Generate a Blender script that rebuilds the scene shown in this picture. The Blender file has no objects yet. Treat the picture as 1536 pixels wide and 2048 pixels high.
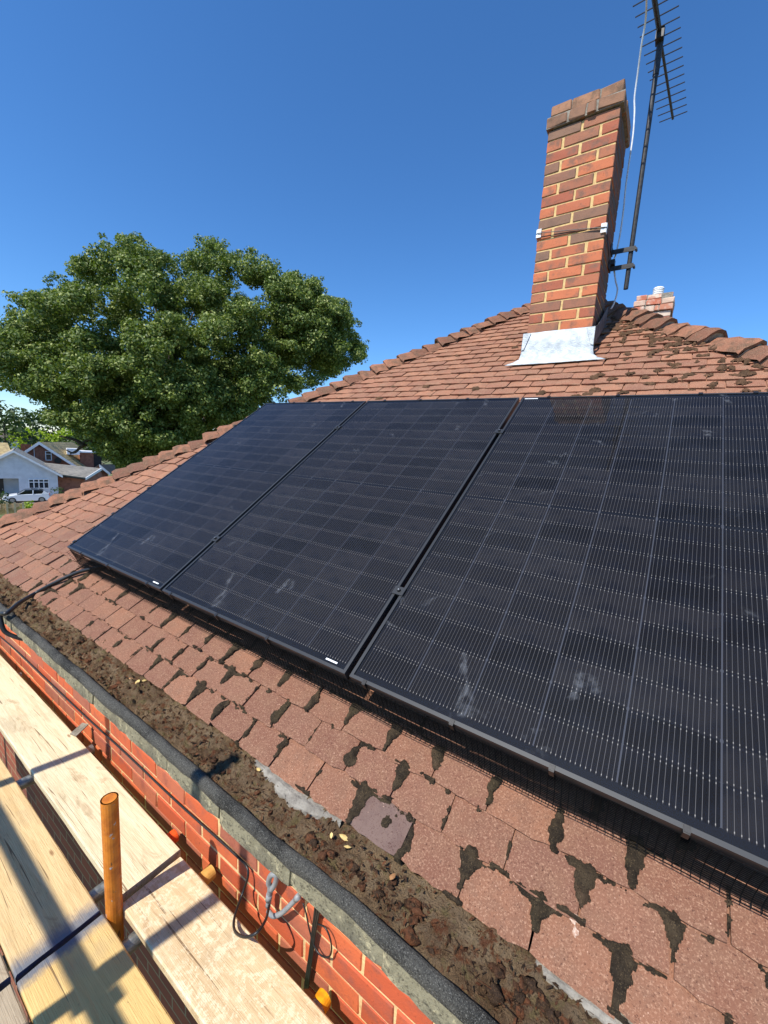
import bpy, bmesh, math, random
import numpy as np
from mathutils import Matrix, Vector
R_ = random.Random(7)
NPR = np.random.RandomState(11)
sc = bpy.context.scene
COL = sc.collection
rad = math.radians

# ------------------------------------------------------------------ camera
# world: x along the eave, y into the house, z up; origin = lower left corner of the third panel
TH = rad(35.0)                                             # roof pitch
CW = np.array([0.739, -0.962, 0.721])                      # camera position
RIGHT = np.array([0.8247, 0.5624, 0.0609])
DOWN = np.array([0.1333, -0.0886, -0.9871])
FWD = np.array([-0.5497, 0.8222, -0.1477])
F_PX = 809.5                                               # focal length in photo pixels (1536 x 2048)
cam = bpy.data.cameras.new('camera')
cam.sensor_fit = 'HORIZONTAL'; cam.sensor_width = 36.0
cam.lens = 36.0 * F_PX / 1536.0
cam.clip_start = 0.05; cam.clip_end = 3000
camo = bpy.data.objects.new('camera', cam); COL.objects.link(camo)
rx = Vector(RIGHT).normalized(); fz = Vector(FWD).normalized()
uy = rx.cross(fz).normalized(); rx = fz.cross(uy).normalized()
mw = Matrix((rx, uy, -fz)).transposed().to_4x4(); mw.translation = Vector(CW)
camo.matrix_world = mw
sc.camera = camo

# ------------------------------------------------------------------ light
SUN_EL = rad(52.5)
hx, hy = 0.2, 0.98                                         # horizontal travel of the light
hl = math.hypot(hx, hy); hx /= hl; hy /= hl
world = bpy.data.worlds.new('World'); sc.world = world; world.use_nodes = True
wn = world.node_tree; wn.nodes.clear()
sky = wn.nodes.new('ShaderNodeTexSky'); sky.sky_type = 'NISHITA'; sky.sun_disc = False
sky.sun_elevation = SUN_EL
sky.sun_rotation = math.atan2(-hx, -hy) % (2 * math.pi)
sky.altitude = 0; sky.air_density = 1.0; sky.dust_density = 0.0; sky.ozone_density = 10.0
bg = wn.nodes.new('ShaderNodeBackground'); bg.inputs['Strength'].default_value = 0.15
wo = wn.nodes.new('ShaderNodeOutputWorld')
hs = wn.nodes.new('ShaderNodeHueSaturation'); hs.inputs['Saturation'].default_value = 1.1
wn.links.new(sky.outputs[0], hs.inputs['Color']); wn.links.new(hs.outputs[0], bg.inputs[0]); wn.links.new(bg.outputs[0], wo.inputs[0])
sl = bpy.data.lights.new('sun', 'SUN'); sl.energy = 5.0; sl.angle = rad(0.53); sl.color = (1.0, 0.945, 0.86)
so = bpy.data.objects.new('sun', sl); COL.objects.link(so)
tv = Vector((hx * math.cos(SUN_EL), hy * math.cos(SUN_EL), -math.sin(SUN_EL)))
so.rotation_euler = tv.to_track_quat('-Z', 'Y').to_euler()
so.location = (-2, -8, 10)
vs = sc.view_settings
vs.view_transform = 'Standard'; vs.look = 'None'; vs.exposure = 0.36; vs.gamma = 1.0; vs.use_curve_mapping = False

# ------------------------------------------------------------------ pixel and frame helpers
RT = np.array([rx[:], (-uy)[:], fz[:]])
def ray(px, py):
    d = RT.T @ np.array([(px - 768) / F_PX, (py - 1024) / F_PX, 1.0])
    return d / np.linalg.norm(d)
def hit(px, py, n, d):
    r = ray(px, py); n = np.asarray(n, float)
    return CW + r * ((d - n @ CW) / (n @ r))
def proj(P):
    q = RT @ (np.asarray(P, float) - CW)
    return 768 + F_PX * q[0] / q[2], 1024 + F_PX * q[1] / q[2], q[2]
cT, sT = math.cos(TH), math.sin(TH)
def RP(u, v, h=0.0):
    """panel-plane coordinates (along eave, up slope, height) to world"""
    return np.array([u, v * cT - h * sT, v * sT + h * cT])
OFF = 0.155                                                # tile tails lie this far below the panel glass
def TP(u, v, h=0.0): return RP(u, v, h - OFF)

# ------------------------------------------------------------------ object helpers
ORG = {}
def thing(name, label, cat, loc, group=None):
    o = bpy.data.objects.new(name, None); o.empty_display_size = 0.1
    COL.objects.link(o); o.location = loc
    o['label'] = label; o['category'] = cat
    if group: o['group'] = group
    ORG[o.name] = np.array(loc, float)
    return o
def tag(o, label=None, cat=None, group=None, kind=None):
    if label: o['label'] = label
    if cat: o['category'] = cat
    if group: o['group'] = group
    if kind: o['kind'] = kind
    return o
def link(name, me, parent=None, loc=(0, 0, 0), rot=None):
    """loc is in world coordinates"""
    o = bpy.data.objects.new(name, me); COL.objects.link(o)
    loc = np.array(loc, float); ORG[o.name] = loc
    if parent is not None:
        o.parent = parent; loc = loc - ORG[parent.name]
    o.location = loc
    if rot is not None: o.rotation_euler = rot
    return o
def mesh(name, v, f, mats, smooth=False):
    me = bpy.data.meshes.new(name); me.from_pydata([tuple(map(float, p)) for p in v], [], [tuple(map(int, q)) for q in f])
    for m in (mats if isinstance(mats, (list, tuple)) else [mats]): me.materials.append(m)
    if smooth: me.polygons.foreach_set('use_smooth', [True] * len(me.polygons))
    me.update(); return me

class MB:
    def __init__(s): s.v = []; s.f = []; s.m = []
    def add(s, v, f, m=0):
        k = len(s.v); s.v += [np.asarray(p, float) for p in v]
        s.f += [tuple(k + i for i in q) for q in f]; s.m += [m] * len(f); return s
    def hexa(s, p, m=0):
        return s.add(p, [(3, 2, 1, 0), (4, 5, 6, 7), (0, 1, 5, 4), (1, 2, 6, 5), (2, 3, 7, 6), (3, 0, 4, 7)], m)
    def box(s, c, d, ax=None, m=0):
        c = np.asarray(c, float); ax = np.eye(3) if ax is None else np.asarray(ax, float)
        p = []
        for k in (-1, 1):
            for i, j in ((-1, -1), (1, -1), (1, 1), (-1, 1)):
                p.append(c + ax[0] * i * d[0] / 2 + ax[1] * j * d[1] / 2 + ax[2] * k * d[2] / 2)
        return s.hexa(p, m)
    def bx(s, x0, x1, y0, y1, z0, z1, m=0):
        return s.box(((x0 + x1) / 2, (y0 + y1) / 2, (z0 + z1) / 2), (x1 - x0, y1 - y0, z1 - z0), None, m)
    def prism(s, poly, a, b, m=0):
        """poly: list of points; extruded from offset a to offset b (vectors)"""
        n = len(poly); a = np.asarray(a, float); b = np.asarray(b, float)
        v = [np.asarray(p, float) + a for p in poly] + [np.asarray(p, float) + b for p in poly]
        f = [tuple(range(n - 1, -1, -1)), tuple(range(n, 2 * n))] + [(i, (i + 1) % n, n + (i + 1) % n, n + i) for i in range(n)]
        return s.add(v, f, m)
    def tube(s, pts, r, n=8, m=0, cap=True):
        pts = [np.asarray(p, float) for p in pts]; rs = r if isinstance(r, (list, tuple)) else [r] * len(pts)
        v = []; f = []; pu = None
        for i, p in enumerate(pts):
            t = pts[min(i + 1, len(pts) - 1)] - pts[max(i - 1, 0)]; t = t / (np.linalg.norm(t) + 1e-12)
            if pu is None: pu = np.cross(t, [0.31, 0.17, 0.93] if abs(t[2]) < .9 else [1, 0.1, 0])
            pu = pu - t * (pu @ t); pu /= np.linalg.norm(pu) + 1e-12; w = np.cross(t, pu)
            for k in range(n):
                a = 2 * math.pi * k / n; v.append(p + rs[i] * (math.cos(a) * pu + math.sin(a) * w))
        for i in range(len(pts) - 1):
            for k in range(n): f.append((i * n + k, i * n + (k + 1) % n, (i + 1) * n + (k + 1) % n, (i + 1) * n + k))
        if cap: f.append(tuple(range(n - 1, -1, -1))); f.append(tuple(range((len(pts) - 1) * n, len(pts) * n)))
        return s.add(v, f, m)
    def build(s, name, mats, parent=None, loc=None, smooth=False):
        o0 = np.asarray(loc, float) if loc is not None else (ORG[parent.name] if parent is not None else np.zeros(3))
        me = mesh(name, [p - o0 for p in s.v], s.f, mats, smooth)
        if any(s.m): me.polygons.foreach_set('material_index', s.m)
        return link(name, me, parent, o0)
def spline(pts, n=8):
    pts = [np.asarray(p, float) for p in pts]; P = [2 * pts[0] - pts[1]] + pts + [2 * pts[-1] - pts[-2]]; out = []
    for i in range(1, len(P) - 2):
        for k in range(n):
            t = k / n
            out.append(.5 * ((2 * P[i]) + (-P[i-1] + P[i+1]) * t + (2*P[i-1] - 5*P[i] + 4*P[i+1] - P[i+2]) * t*t + (-P[i-1] + 3*P[i] - 3*P[i+1] + P[i+2]) * t**3))
    out.append(pts[-1]); return out
def vnoise(x, y, seed=0):
    """2-D value noise on arrays"""
    x = np.asarray(x, float); y = np.asarray(y, float)
    xi = np.floor(x).astype(int); yi = np.floor(y).astype(int); fx = x - xi; fy = y - yi
    fx = fx * fx * (3 - 2 * fx); fy = fy * fy * (3 - 2 * fy)
    def h(a, b):
        n = (a * 374761393 + b * 668265263 + seed * 144665) & 0xffffffff
        n = ((n ^ (n >> 13)) * 1274126177) & 0xffffffff
        return ((n ^ (n >> 16)) & 0xffff) / 65535.0
    return (h(xi, yi) * (1 - fx) + h(xi + 1, yi) * fx) * (1 - fy) + (h(xi, yi + 1) * (1 - fx) + h(xi + 1, yi + 1) * fx) * fy

# ------------------------------------------------------------------ materials
def S(r, g, b):
    return tuple((c / 255 / 12.92 if c / 255 <= .04045 else ((c / 255 + .055) / 1.055) ** 2.4) for c in (r, g, b)) + (1,)
class NT:
    def __init__(s, name):
        s.mat = bpy.data.materials.new(name); s.mat.use_nodes = True; s.t = s.mat.node_tree; s.t.nodes.clear()
        s.out = s.t.nodes.new('ShaderNodeOutputMaterial')
    def n(s, typ, ins=None, out=0, **props):
        nd = s.t.nodes.new('ShaderNode' + typ)
        for k, v in props.items(): setattr(nd, k, v)
        for k, v in (ins or {}).items():
            sk = nd.inputs[k]
            if isinstance(v, bpy.types.NodeSocket): s.t.links.new(v, sk)
            else: sk.default_value = v
        return nd.outputs[out]
    def co(s, kind='Object'):
        return s.t.nodes.new('ShaderNodeTexCoord').outputs[kind]
    def mapv(s, v, scale): return s.n('Mapping', {'Vector': v, 'Scale': scale})
    def noise(s, v, scale, detail=3, rough=.55, dist=0): return s.n('TexNoise', {'Vector': v, 'Scale': scale, 'Detail': detail, 'Roughness': rough, 'Distortion': dist})
    def ramp(s, f, a, b): return s.n('MapRange', {'Value': f, 'From Min': a, 'From Max': b}, interpolation_type='SMOOTHSTEP')
    def mix(s, f, a, b, mode='MIX'):
        nd = s.t.nodes.new('ShaderNodeMix'); nd.data_type = 'RGBA'; nd.blend_type = mode
        for i, v in ((0, f), (6, a), (7, b)):
            if isinstance(v, bpy.types.NodeSocket): s.t.links.new(v, nd.inputs[i])
            else: nd.inputs[i].default_value = v
        return nd.outputs[2]
    def math(s, op, a, b=0.0, c=0.0): return s.n('Math', {0: a, 1: b, 2: c}, operation=op)
    def rnd(s):
        """random value per object and per loose piece"""
        a = s.n('ObjectInfo', out=5) if False else s.t.nodes.new('ShaderNodeObjectInfo').outputs['Random']
        b = s.t.nodes.new('ShaderNodeNewGeometry').outputs['Random Per Island']
        return s.math('FRACT', s.math('ADD', a, b))
    def bump(s, h, strength, dist): return s.n('Bump', {'Height': h, 'Strength': strength, 'Distance': dist})
    def done(s, col, rough=.85, bump=None, metal=0.0, spec=None, **kw):
        ins = {'Base Color': col, 'Roughness': rough, 'Metallic': metal}
        if spec is not None: ins['Specular IOR Level'] = spec
        ins.update(kw)
        if bump is not None: ins['Normal'] = bump
        s.t.links.new(s.n('BsdfPrincipled', ins), s.out.inputs[0]); return s.mat
def simple(name, col, col2=None, scale=8, rough=.8, bs=.2, bd=.01, metal=0, spec=None, stretch=None):
    t = NT(name); v = t.co()
    if stretch: v = t.mapv(v, stretch)
    f = t.noise(v, scale, 4)
    c = t.mix(t.ramp(f, .35, .68), col, col2 or tuple(x * .75 for x in col[:3]) + (1,))
    return t.done(c, rough, t.bump(t.noise(v, scale * 5, 3), bs, bd) if bs else None, metal, spec)
MAT = {}
def m_tile(name, a, b, c, pale):
    t = NT(name); v = t.co(); r = t.rnd()
    # shift the texture by the piece's random number so that no two tiles carry the same pattern
    v = t.n('VectorMath', {0: v, 1: t.n('CombineXYZ', {0: t.math('MULTIPLY', r, 37.0), 1: t.math('MULTIPLY', r, 91.0)})}, operation='ADD')
    r3 = t.math('FRACT', t.math('MULTIPLY', r, 5.7)); col = t.mix(t.ramp(r, .0, 1.0), a, b); col = t.mix(t.math('MULTIPLY', t.ramp(r3, .6, 1.0), .5), col, S(116, 82, 70))
    col = t.mix(t.ramp(t.noise(v, 14, 4, .65), .38, .70), col, c)
    col = t.mix(t.math('MULTIPLY', t.ramp(t.noise(v, 5, 4, .7), .45, .7), .45), col, S(112, 80, 66))
    col = t.mix(t.math('MULTIPLY', t.ramp(t.noise(v, 230, 2, .8), .50, .68), .42), col, pale)       # sand grains
    col = t.mix(t.math('MULTIPLY', t.ramp(t.noise(v, 210, 2, .7), .45, .27), .75), col, S(70, 42, 36))
    vo = t.n('TexVoronoi', {'Vector': v, 'Scale': 62.0, 'Randomness': 1.0})
    col = t.mix(t.math('MULTIPLY', t.math('MULTIPLY', t.ramp(t.math('ADD', vo, t.math('MULTIPLY', t.noise(v, 300, 2), .16)), .19, .11), t.ramp(t.noise(v, 23, 2), .45, .6)), .75), col, S(222, 184, 160))                 # pale chips
    h = t.math('ADD', t.noise(v, 330, 3, .7), t.math('MULTIPLY', t.noise(v, 40, 3), .8))
    return t.done(col, .93, t.bump(h, .65, .004), spec=.25)
MAT['tile'] = m_tile('sand_faced_tile', S(140, 98, 76), S(116, 79, 64), S(128, 93, 74), S(198, 160, 132))
MAT['tile_far'] = m_tile('sunlit_far_tile', S(160, 112, 86), S(140, 94, 74), S(142, 106, 84), S(206, 168, 140))  # far upper tiles: grazing sunlight painted in as a lighter tile colour
MAT['tile_left'] = m_tile('brown_tile', S(144, 102, 80), S(120, 82, 67), S(126, 96, 78), S(196, 158, 132))
MAT['tile_grey'] = m_tile('smooth_grey_brown_tile', S(116, 96, 88), S(112, 92, 84), S(104, 84, 78), S(128, 106, 98))
MAT['hip'] = m_tile('hip_tile_clay', S(152, 104, 80), S(116, 78, 62), S(98, 78, 62), S(196, 156, 126))
def m_moss():
    t = NT('dark_moss'); v = t.co()
    c = t.mix(t.ramp(t.noise(v, 30, 4), .35, .7), S(52, 45, 38), S(82, 70, 55)); c = t.mix(t.math('MULTIPLY', t.ramp(t.noise(v, 7, 3), .5, .68), .6), c, S(76, 67, 50)); c = t.mix(t.math('MULTIPLY', t.ramp(t.noise(v, 11, 3), .58, .72), .6), c, S(104, 84, 66))
    c = t.mix(t.math('MULTIPLY', t.ramp(t.noise(v, 330, 2, .8), .55, .72), .6), c, S(140, 120, 90))
    c = t.mix(t.math('MULTIPLY', t.ramp(t.noise(v, 260, 2, .8), .46, .3), .8), c, S(30, 24, 20))
    return t.done(c, .97, t.bump(t.noise(v, 420, 3, .8), 1.0, .006), spec=.1)
MAT['moss'] = m_moss()
def m_moss2():
    t = NT('brown_moss'); v = t.co()
    c = t.mix(t.ramp(t.noise(v, 14, 4), .35, .7), S(96, 76, 58), S(126, 96, 74))
    c = t.mix(t.math('MULTIPLY', t.ramp(t.noise(v, 160, 2, .8), .48, .3), .8), c, S(44, 34, 28))
    return t.done(c, .97, t.bump(t.noise(v, 220, 3, .8), 1.0, .012), spec=.1)
MAT['moss2'] = m_moss2()
def m_debris():
    t = NT('gutter_soil'); v = t.co()
    c = t.mix(t.ramp(t.noise(v, 9, 4), .38, .66), S(158, 134, 104), S(116, 92, 70))
    c = t.mix(t.ramp(t.noise(v, 27, 5, .7), .52, .64), c, S(122, 78, 54))
    c = t.mix(t.ramp(t.noise(t.mapv(v, (1, 1, 1)), 33, 3), .54, .68), c, S(134, 118, 82))
    c = t.mix(t.math('MULTIPLY', t.ramp(t.noise(v, 240, 2, .8), .55, .72), .6), c, S(168, 146, 112))
    c = t.mix(t.math('MULTIPLY', t.ramp(t.noise(v, 150, 3, .8), .46, .3), .85), c, S(36, 26, 20))
    return t.done(c, .97, t.bump(t.math('ADD', t.noise(v, 240, 4, .8), t.noise(v, 60, 3)), 1.0, .02), spec=.1)
MAT['debris'] = m_debris()
def m_clod():
    t = NT('moss_clod'); v = t.co(); r = t.rnd()
    c = t.mix(t.ramp(r, .2, .8), S(78, 62, 50), S(124, 80, 56))
    c = t.mix(t.ramp(t.noise(v, 60, 4), .45, .65), c, S(62, 48, 38))
    c = t.mix(t.math('MULTIPLY', t.ramp(t.noise(v, 300, 2, .8), .5, .72), .5), c, S(150, 118, 84))
    return t.done(c, .97, t.bump(t.noise(v, 260, 4, .8), 1.0, .01), spec=.1)
MAT['clod'] = m_clod()
def m_brick(name, a, b, c, dark, shade_stain=0):
    t = NT(name); v = t.co(); r = t.rnd()
    v = t.n('VectorMath', {0: v, 1: t.n('CombineXYZ', {0: t.math('MULTIPLY', r, 57.0), 1: t.math('MULTIPLY', r, 31.0)})}, operation='ADD')
    r2 = t.math('FRACT', t.math('MULTIPLY', r, 7.31))
    col = t.mix(t.ramp(r, .15, .85), a, b); col = t.mix(t.ramp(r2, .62, .98), col, c)
    col = t.mix(t.math('MULTIPLY', t.ramp(t.noise(v, 11, 4, .6), .46, .70), .85), col, dark)
    col = t.mix(t.math('MULTIPLY', t.ramp(t.noise(v, 90, 3, .7), .58, .75), .45), col, S(60, 34, 28))
    if shade_stain:                                                # shade painted into the right-hand face, mixed with streaky grey staining
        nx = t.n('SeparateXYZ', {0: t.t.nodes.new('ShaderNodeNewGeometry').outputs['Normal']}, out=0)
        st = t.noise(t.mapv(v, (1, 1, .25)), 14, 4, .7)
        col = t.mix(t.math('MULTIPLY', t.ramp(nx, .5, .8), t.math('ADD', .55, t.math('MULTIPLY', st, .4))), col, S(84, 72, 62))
    return t.done(col, .88, t.bump(t.math('ADD', t.noise(v, 160, 3, .7), t.math('MULTIPLY', t.noise(v, 25, 3), .9)), .5, .004), spec=.3)
MAT['brick'] = m_brick('wall_brick', S(200, 102, 62), S(184, 86, 54), S(154, 98, 78), S(150, 84, 66))
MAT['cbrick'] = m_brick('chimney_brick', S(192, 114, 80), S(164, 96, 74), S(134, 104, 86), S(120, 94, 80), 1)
MAT['pbrick'] = m_brick('stained_chimney_brick', S(190, 130, 104), S(176, 100, 76), S(206, 186, 166), S(210, 194, 176))
MAT['cap'] = m_brick('weathered_cap_brick', S(160, 118, 92), S(136, 102, 82), S(150, 110, 82), S(96, 80, 66))
MAT['mortar'] = simple('sandy_mortar', S(216, 186, 128), S(196, 164, 112), 40, .95, .6, .004)
MAT['wmortar'] = simple('wall_mortar', S(226, 192, 136), S(206, 170, 118), 40, .95, .6, .004)
MAT['gmortar'] = simple('grey_mortar', S(150, 144, 132), S(120, 114, 104), 30, .95, .8, .006)
def m_concrete():
    t = NT('lichen_concrete'); v = t.co()
    c = t.mix(t.ramp(t.noise(v, 7, 4, .6), .38, .64), S(142, 136, 112), S(104, 100, 86))
    c = t.mix(t.math('MULTIPLY', t.ramp(t.noise(v, 26, 4, .7), .54, .64), .8), c, S(188, 178, 144))
    c = t.mix(t.math('MULTIPLY', t.ramp(t.noise(v, 110, 3, .8), .5, .34), .75), c, S(70, 66, 56))
    c = t.mix(t.math('MULTIPLY', t.ramp(t.noise(t.mapv(v, (1, 1, .3)), 17, 4, .7), .55, .68), .6), c, S(84, 82, 72))
    return t.done(c, .95, t.bump(t.math('ADD', t.noise(v, 150, 4, .8), t.noise(v, 40, 3)), .8, .006), spec=.2)
MAT['concrete'] = m_concrete()
def m_felt():
    t = NT('bitumen_felt'); v = t.co()
    c = t.mix(t.ramp(t.noise(v, 6, 4, .6), .42, .66), S(92, 90, 84), S(50, 49, 46))
    c = t.mix(t.math('MULTIPLY', t.ramp(t.noise(v, 380, 2, .8), .52, .7), .8), c, S(160, 158, 148))
    c = t.mix(t.math('MULTIPLY', t.ramp(t.noise(v, 290, 2, .8), .48, .32), .8), c, S(26, 26, 27))
    return t.done(c, .8, t.bump(t.math('ADD', t.noise(v, 400, 3, .8), t.math('MULTIPLY', t.noise(v, 18, 4, .7), 3.0)), 1.0, .008), spec=.2)
MAT['felt'] = m_felt()
def m_wood(name, a, b, streak, splat=None, blue=None, gaps=1.0):
    t = NT(name); v = t.co(); w = t.mapv(v, (1.1, 16, 16))
    n1 = t.noise(w, 3.0, 5, .6, 1.2); n2 = t.noise(t.mapv(v, (3, 90, 90)), 4.0, 3, .6, .4)
    c = t.mix(t.ramp(n1, .34, .68), a, b)
    c = t.mix(t.math('MULTIPLY', t.ramp(n2, .55, .74), .5 * gaps), c, streak)
    c = t.mix(t.math('MULTIPLY', t.ramp(t.noise(t.mapv(v, (2, 7, 7)), 2.2, 4, .7, .8), .58, .70), .6), c, streak)
    cr = t.ramp(t.noise(t.mapv(v, (.9, 34, 34)), 2.1, 2, .5, 1.5), .655, .70)
    c = t.mix(t.math('MULTIPLY', cr, .8), c, S(104, 78, 52)); c = t.mix(t.math('MULTIPLY', t.ramp(t.noise(v, 2.6, 4, .7), .5, .75), .4), c, S(150, 136, 112)); c = t.mix(t.math('MULTIPLY', t.ramp(t.noise(v, 60, 3, .7), .66, .72), .5), c, S(120, 98, 70))
    vr = t.n('TexVoronoi', {'Vector': t.mapv(v, (2.0, 6, 6)), 'Scale': 1.6})
    c = t.mix(t.math('MULTIPLY', t.ramp(vr, .085, .03), .8), c, S(134, 96, 60))                       # knots
    if splat:
        s1 = t.ramp(t.noise(v, 34, 6, .8, .3), .48, .57); s2 = t.ramp(t.noise(v, 5.0, 3), .30, .52)
        c = t.mix(t.math('MULTIPLY', t.math('MULTIPLY', s1, s2), .62), c, splat)
    if blue:
        x = t.n('SeparateXYZ', {0: v}, out=0); nz = t.noise(v, 34, 4, .7)
        e = t.math('ADD', t.math('MULTIPLY', t.math('SUBTRACT', blue[0], x), blue[1]), t.math('MULTIPLY', nz, .05))
        c = t.mix(t.math('MULTIPLY', t.ramp(e, blue[2] * .3, blue[2]), .9), c, S(92, 102, 116))
    h = t.math('ADD', t.math('MULTIPLY', n2, 1.0), t.math('MULTIPLY', n1, .6))
    return t.done(c, .82, t.bump(h, .45, .004), spec=.25)
MAT['board_pale'] = m_wood('pale_weathered_wood', S(222, 208, 174), S(204, 188, 152), S(164, 142, 108))
MAT['board_splat'] = m_wood('splattered_wood', S(212, 188, 148), S(196, 170, 130), S(160, 130, 94), splat=S(230, 216, 184))
MAT['board_tan'] = m_wood('tan_wood', S(214, 186, 136), S(198, 168, 118), S(164, 130, 88), blue=(1.17, -1.0, .10))
MAT['board_yellow'] = m_wood('yellow_wood', S(214, 182, 118), S(204, 170, 108), S(176, 140, 84), blue=(-.96, 1.0, .06), gaps=.5)
MAT['board_grey'] = m_wood('grey_wood', S(176, 160, 134), S(158, 142, 118), S(126, 108, 86))
MAT['blue_end'] = simple('blue_end_paint', S(52, 64, 100), S(34, 40, 62), 30, .6, .4, .004)
def m_orange():
    t = NT('orange_painted_tube'); v = t.co()
    c = t.mix(t.ramp(t.noise(v, 24, 4), .4, .7), S(206, 124, 36), S(176, 96, 26))
    c = t.mix(t.ramp(t.noise(t.mapv(v, (1, 1, .35)), 60, 4, .7), .62, .68), c, S(112, 70, 40))
    c = t.mix(t.ramp(t.noise(v, 55, 3), .66, .69), c, S(170, 164, 160))
    return t.done(c, .5, t.bump(t.noise(v, 120, 3), .25, .002))
MAT['orange'] = m_orange()
MAT['galv'] = simple('galvanised_steel', S(168, 172, 172), S(128, 132, 134), 40, .42, .15, .002, .8)
MAT['rust'] = simple('rusty_tube_bore', S(70, 46, 30), S(40, 28, 20), 60, .9, .5, .003)
MAT['tan_paint'] = simple('tan_painted_end', S(206, 160, 86), S(186, 138, 66), 40, .6, .2, .002)
MAT['red_paint'] = simple('bright_orange_end', S(232, 92, 34), S(206, 74, 26), 50, .5, .2, .002)
MAT['yel_paint'] = simple('yellow_painted_end', S(236, 166, 20), S(208, 132, 16), 50, .5, .2, .002)
MAT['steel'] = simple('dull_steel_strap', S(150, 142, 126), S(116, 108, 94), 40, .5, .2, .002, .6)
MAT['black'] = simple('black_plastic', S(22, 22, 23), S(32, 32, 33), 60, .42, .1, .001)
MAT['wire'] = NT('matt_black_wire').done(S(14, 14, 15), .9, spec=.1)
MAT['blackm'] = simple('black_metal', S(30, 30, 33), S(40, 40, 44), 60, .42, .1, .001, .3)
MAT['grey_pl'] = simple('grey_plastic', S(140, 144, 146), S(124, 128, 130), 40, .5, .1, .001)
MAT['white_pl'] = simple('white_plastic', S(232, 234, 236), S(214, 216, 218), 30, .45, .05, .001)
MAT['cable_w'] = simple('white_cable', S(226, 232, 240), S(206, 212, 222), 40, .5, 0)
MAT['ant'] = simple('dark_aerial_metal', S(58, 58, 60), S(40, 40, 42), 50, .5, .1, .001, .3)
MAT['lead'] = simple('grey_white_lead', S(200, 208, 212), S(168, 176, 180), 22, .6, .6, .01, .0)
MAT['frame'] = NT('black_anodised_frame').done(S(54, 56, 58), .42, metal=.35)
MAT['grid'] = NT('cell_gap_sheet').done(S(64, 67, 75), .6, spec=.06)
MAT['back'] = NT('panel_backsheet').done(S(22, 25, 32), .6, spec=.06)
def m_cell():
    t = NT('silicon_cell'); v = t.co(); x = t.n('SeparateXYZ', {0: v}, out=0); y = t.n('SeparateXYZ', {0: v}, out=1)
    r = t.t.nodes.new('ShaderNodeObjectInfo').outputs['Random']
    pitch = .01105
    ph = t.math('ABSOLUTE', t.math('SUBTRACT', t.math('FRACT', t.math('DIVIDE', t.math('ADD', x, 8 * pitch), pitch)), .5))
    ph = t.math('ADD', ph, t.math('GREATER_THAN', t.math('ABSOLUTE', x), 8 * pitch))
    bar = t.ramp(ph, .050, .030)                                                                 # round wire, about 1 mm
    ye = t.math('ABSOLUTE', y)
    pad = t.math('MULTIPLY', t.ramp(ph, .085, .06), t.ramp(t.math('ABSOLUTE', t.math('SUBTRACT', ye, .0405)), .0024, .0014))
    base = t.mix(r, S(12, 13, 17), S(31, 31, 35))
    base = t.mix(t.ramp(t.noise(v, 9, 2), .45, .7), base, S(18, 20, 27))
    c = t.mix(bar, base, S(86, 86, 88)); c = t.mix(pad, c, S(132, 131, 129))
    return t.done(c, .6, metal=t.math('MULTIPLY', bar, .3), spec=.06)
MAT['cell'] = m_cell()
def m_pane():
    t = NT('panel_glass'); v = t.co()
    fr = t.n('Fresnel', {'IOR': 1.22}); g = t.n('BsdfGlossy', {'Color': (.93, .96, 1, 1), 'Roughness': .035})
    s = t.n('MixShader', {0: fr, 1: t.n('BsdfTransparent', {}), 2: g})
    sm = t.math('MULTIPLY', t.ramp(t.noise(v, 5.2, 4, .6, .8), .63, .74), t.ramp(t.noise(t.mapv(v, (1, .6, 1)), 30, 3, .6), .40, .62))
    dust = t.math('ADD', t.math('MULTIPLY', sm, .10), t.math('MULTIPLY', t.ramp(t.noise(v, 2.2, 3), .35, .75), .006))
    s = t.n('MixShader', {0: dust, 1: s, 2: t.n('BsdfDiffuse', {'Color': S(200, 206, 214)})})
    t.t.links.new(s, t.out.inputs[0]); return t.mat
MAT['pane'] = m_pane()
MAT['label'] = simple('white_sticker', S(236, 240, 242), S(220, 224, 226), 40, .5, 0)
def m_leaf(name, a, b, c, trans=.32):
    t = NT(name); r = t.t.nodes.new('ShaderNodeNewGeometry').outputs['Random Per Island']
    col = t.mix(t.ramp(r, 0, .6), a, b); col = t.mix(t.ramp(r, .7, 1), col, c)
    d = t.n('BsdfPrincipled', {'Base Color': col, 'Roughness': .55, 'Specular IOR Level': .35})
    tr = t.n('BsdfTranslucent', {'Color': t.mix(1.0, col, (1.0, 1.1, .45, 1), 'MULTIPLY')})
    t.t.links.new(t.n('MixShader', {0: trans, 1: d, 2: tr}), t.out.inputs[0]); return t.mat
MAT['leaf'] = m_leaf('oak_leaf', S(76, 96, 44), S(106, 124, 56), S(166, 174, 102), .28)
MAT['leaf_y'] = m_leaf('lime_leaf', S(132, 158, 36), S(150, 172, 44), S(166, 182, 60), .4)
MAT['leaf_d'] = m_leaf('dark_leaf', S(54, 74, 38), S(66, 86, 44), S(80, 98, 54))
MAT['bark'] = simple('bark', S(74, 64, 52), S(54, 46, 38), 6, .95, .7, .05)

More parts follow.
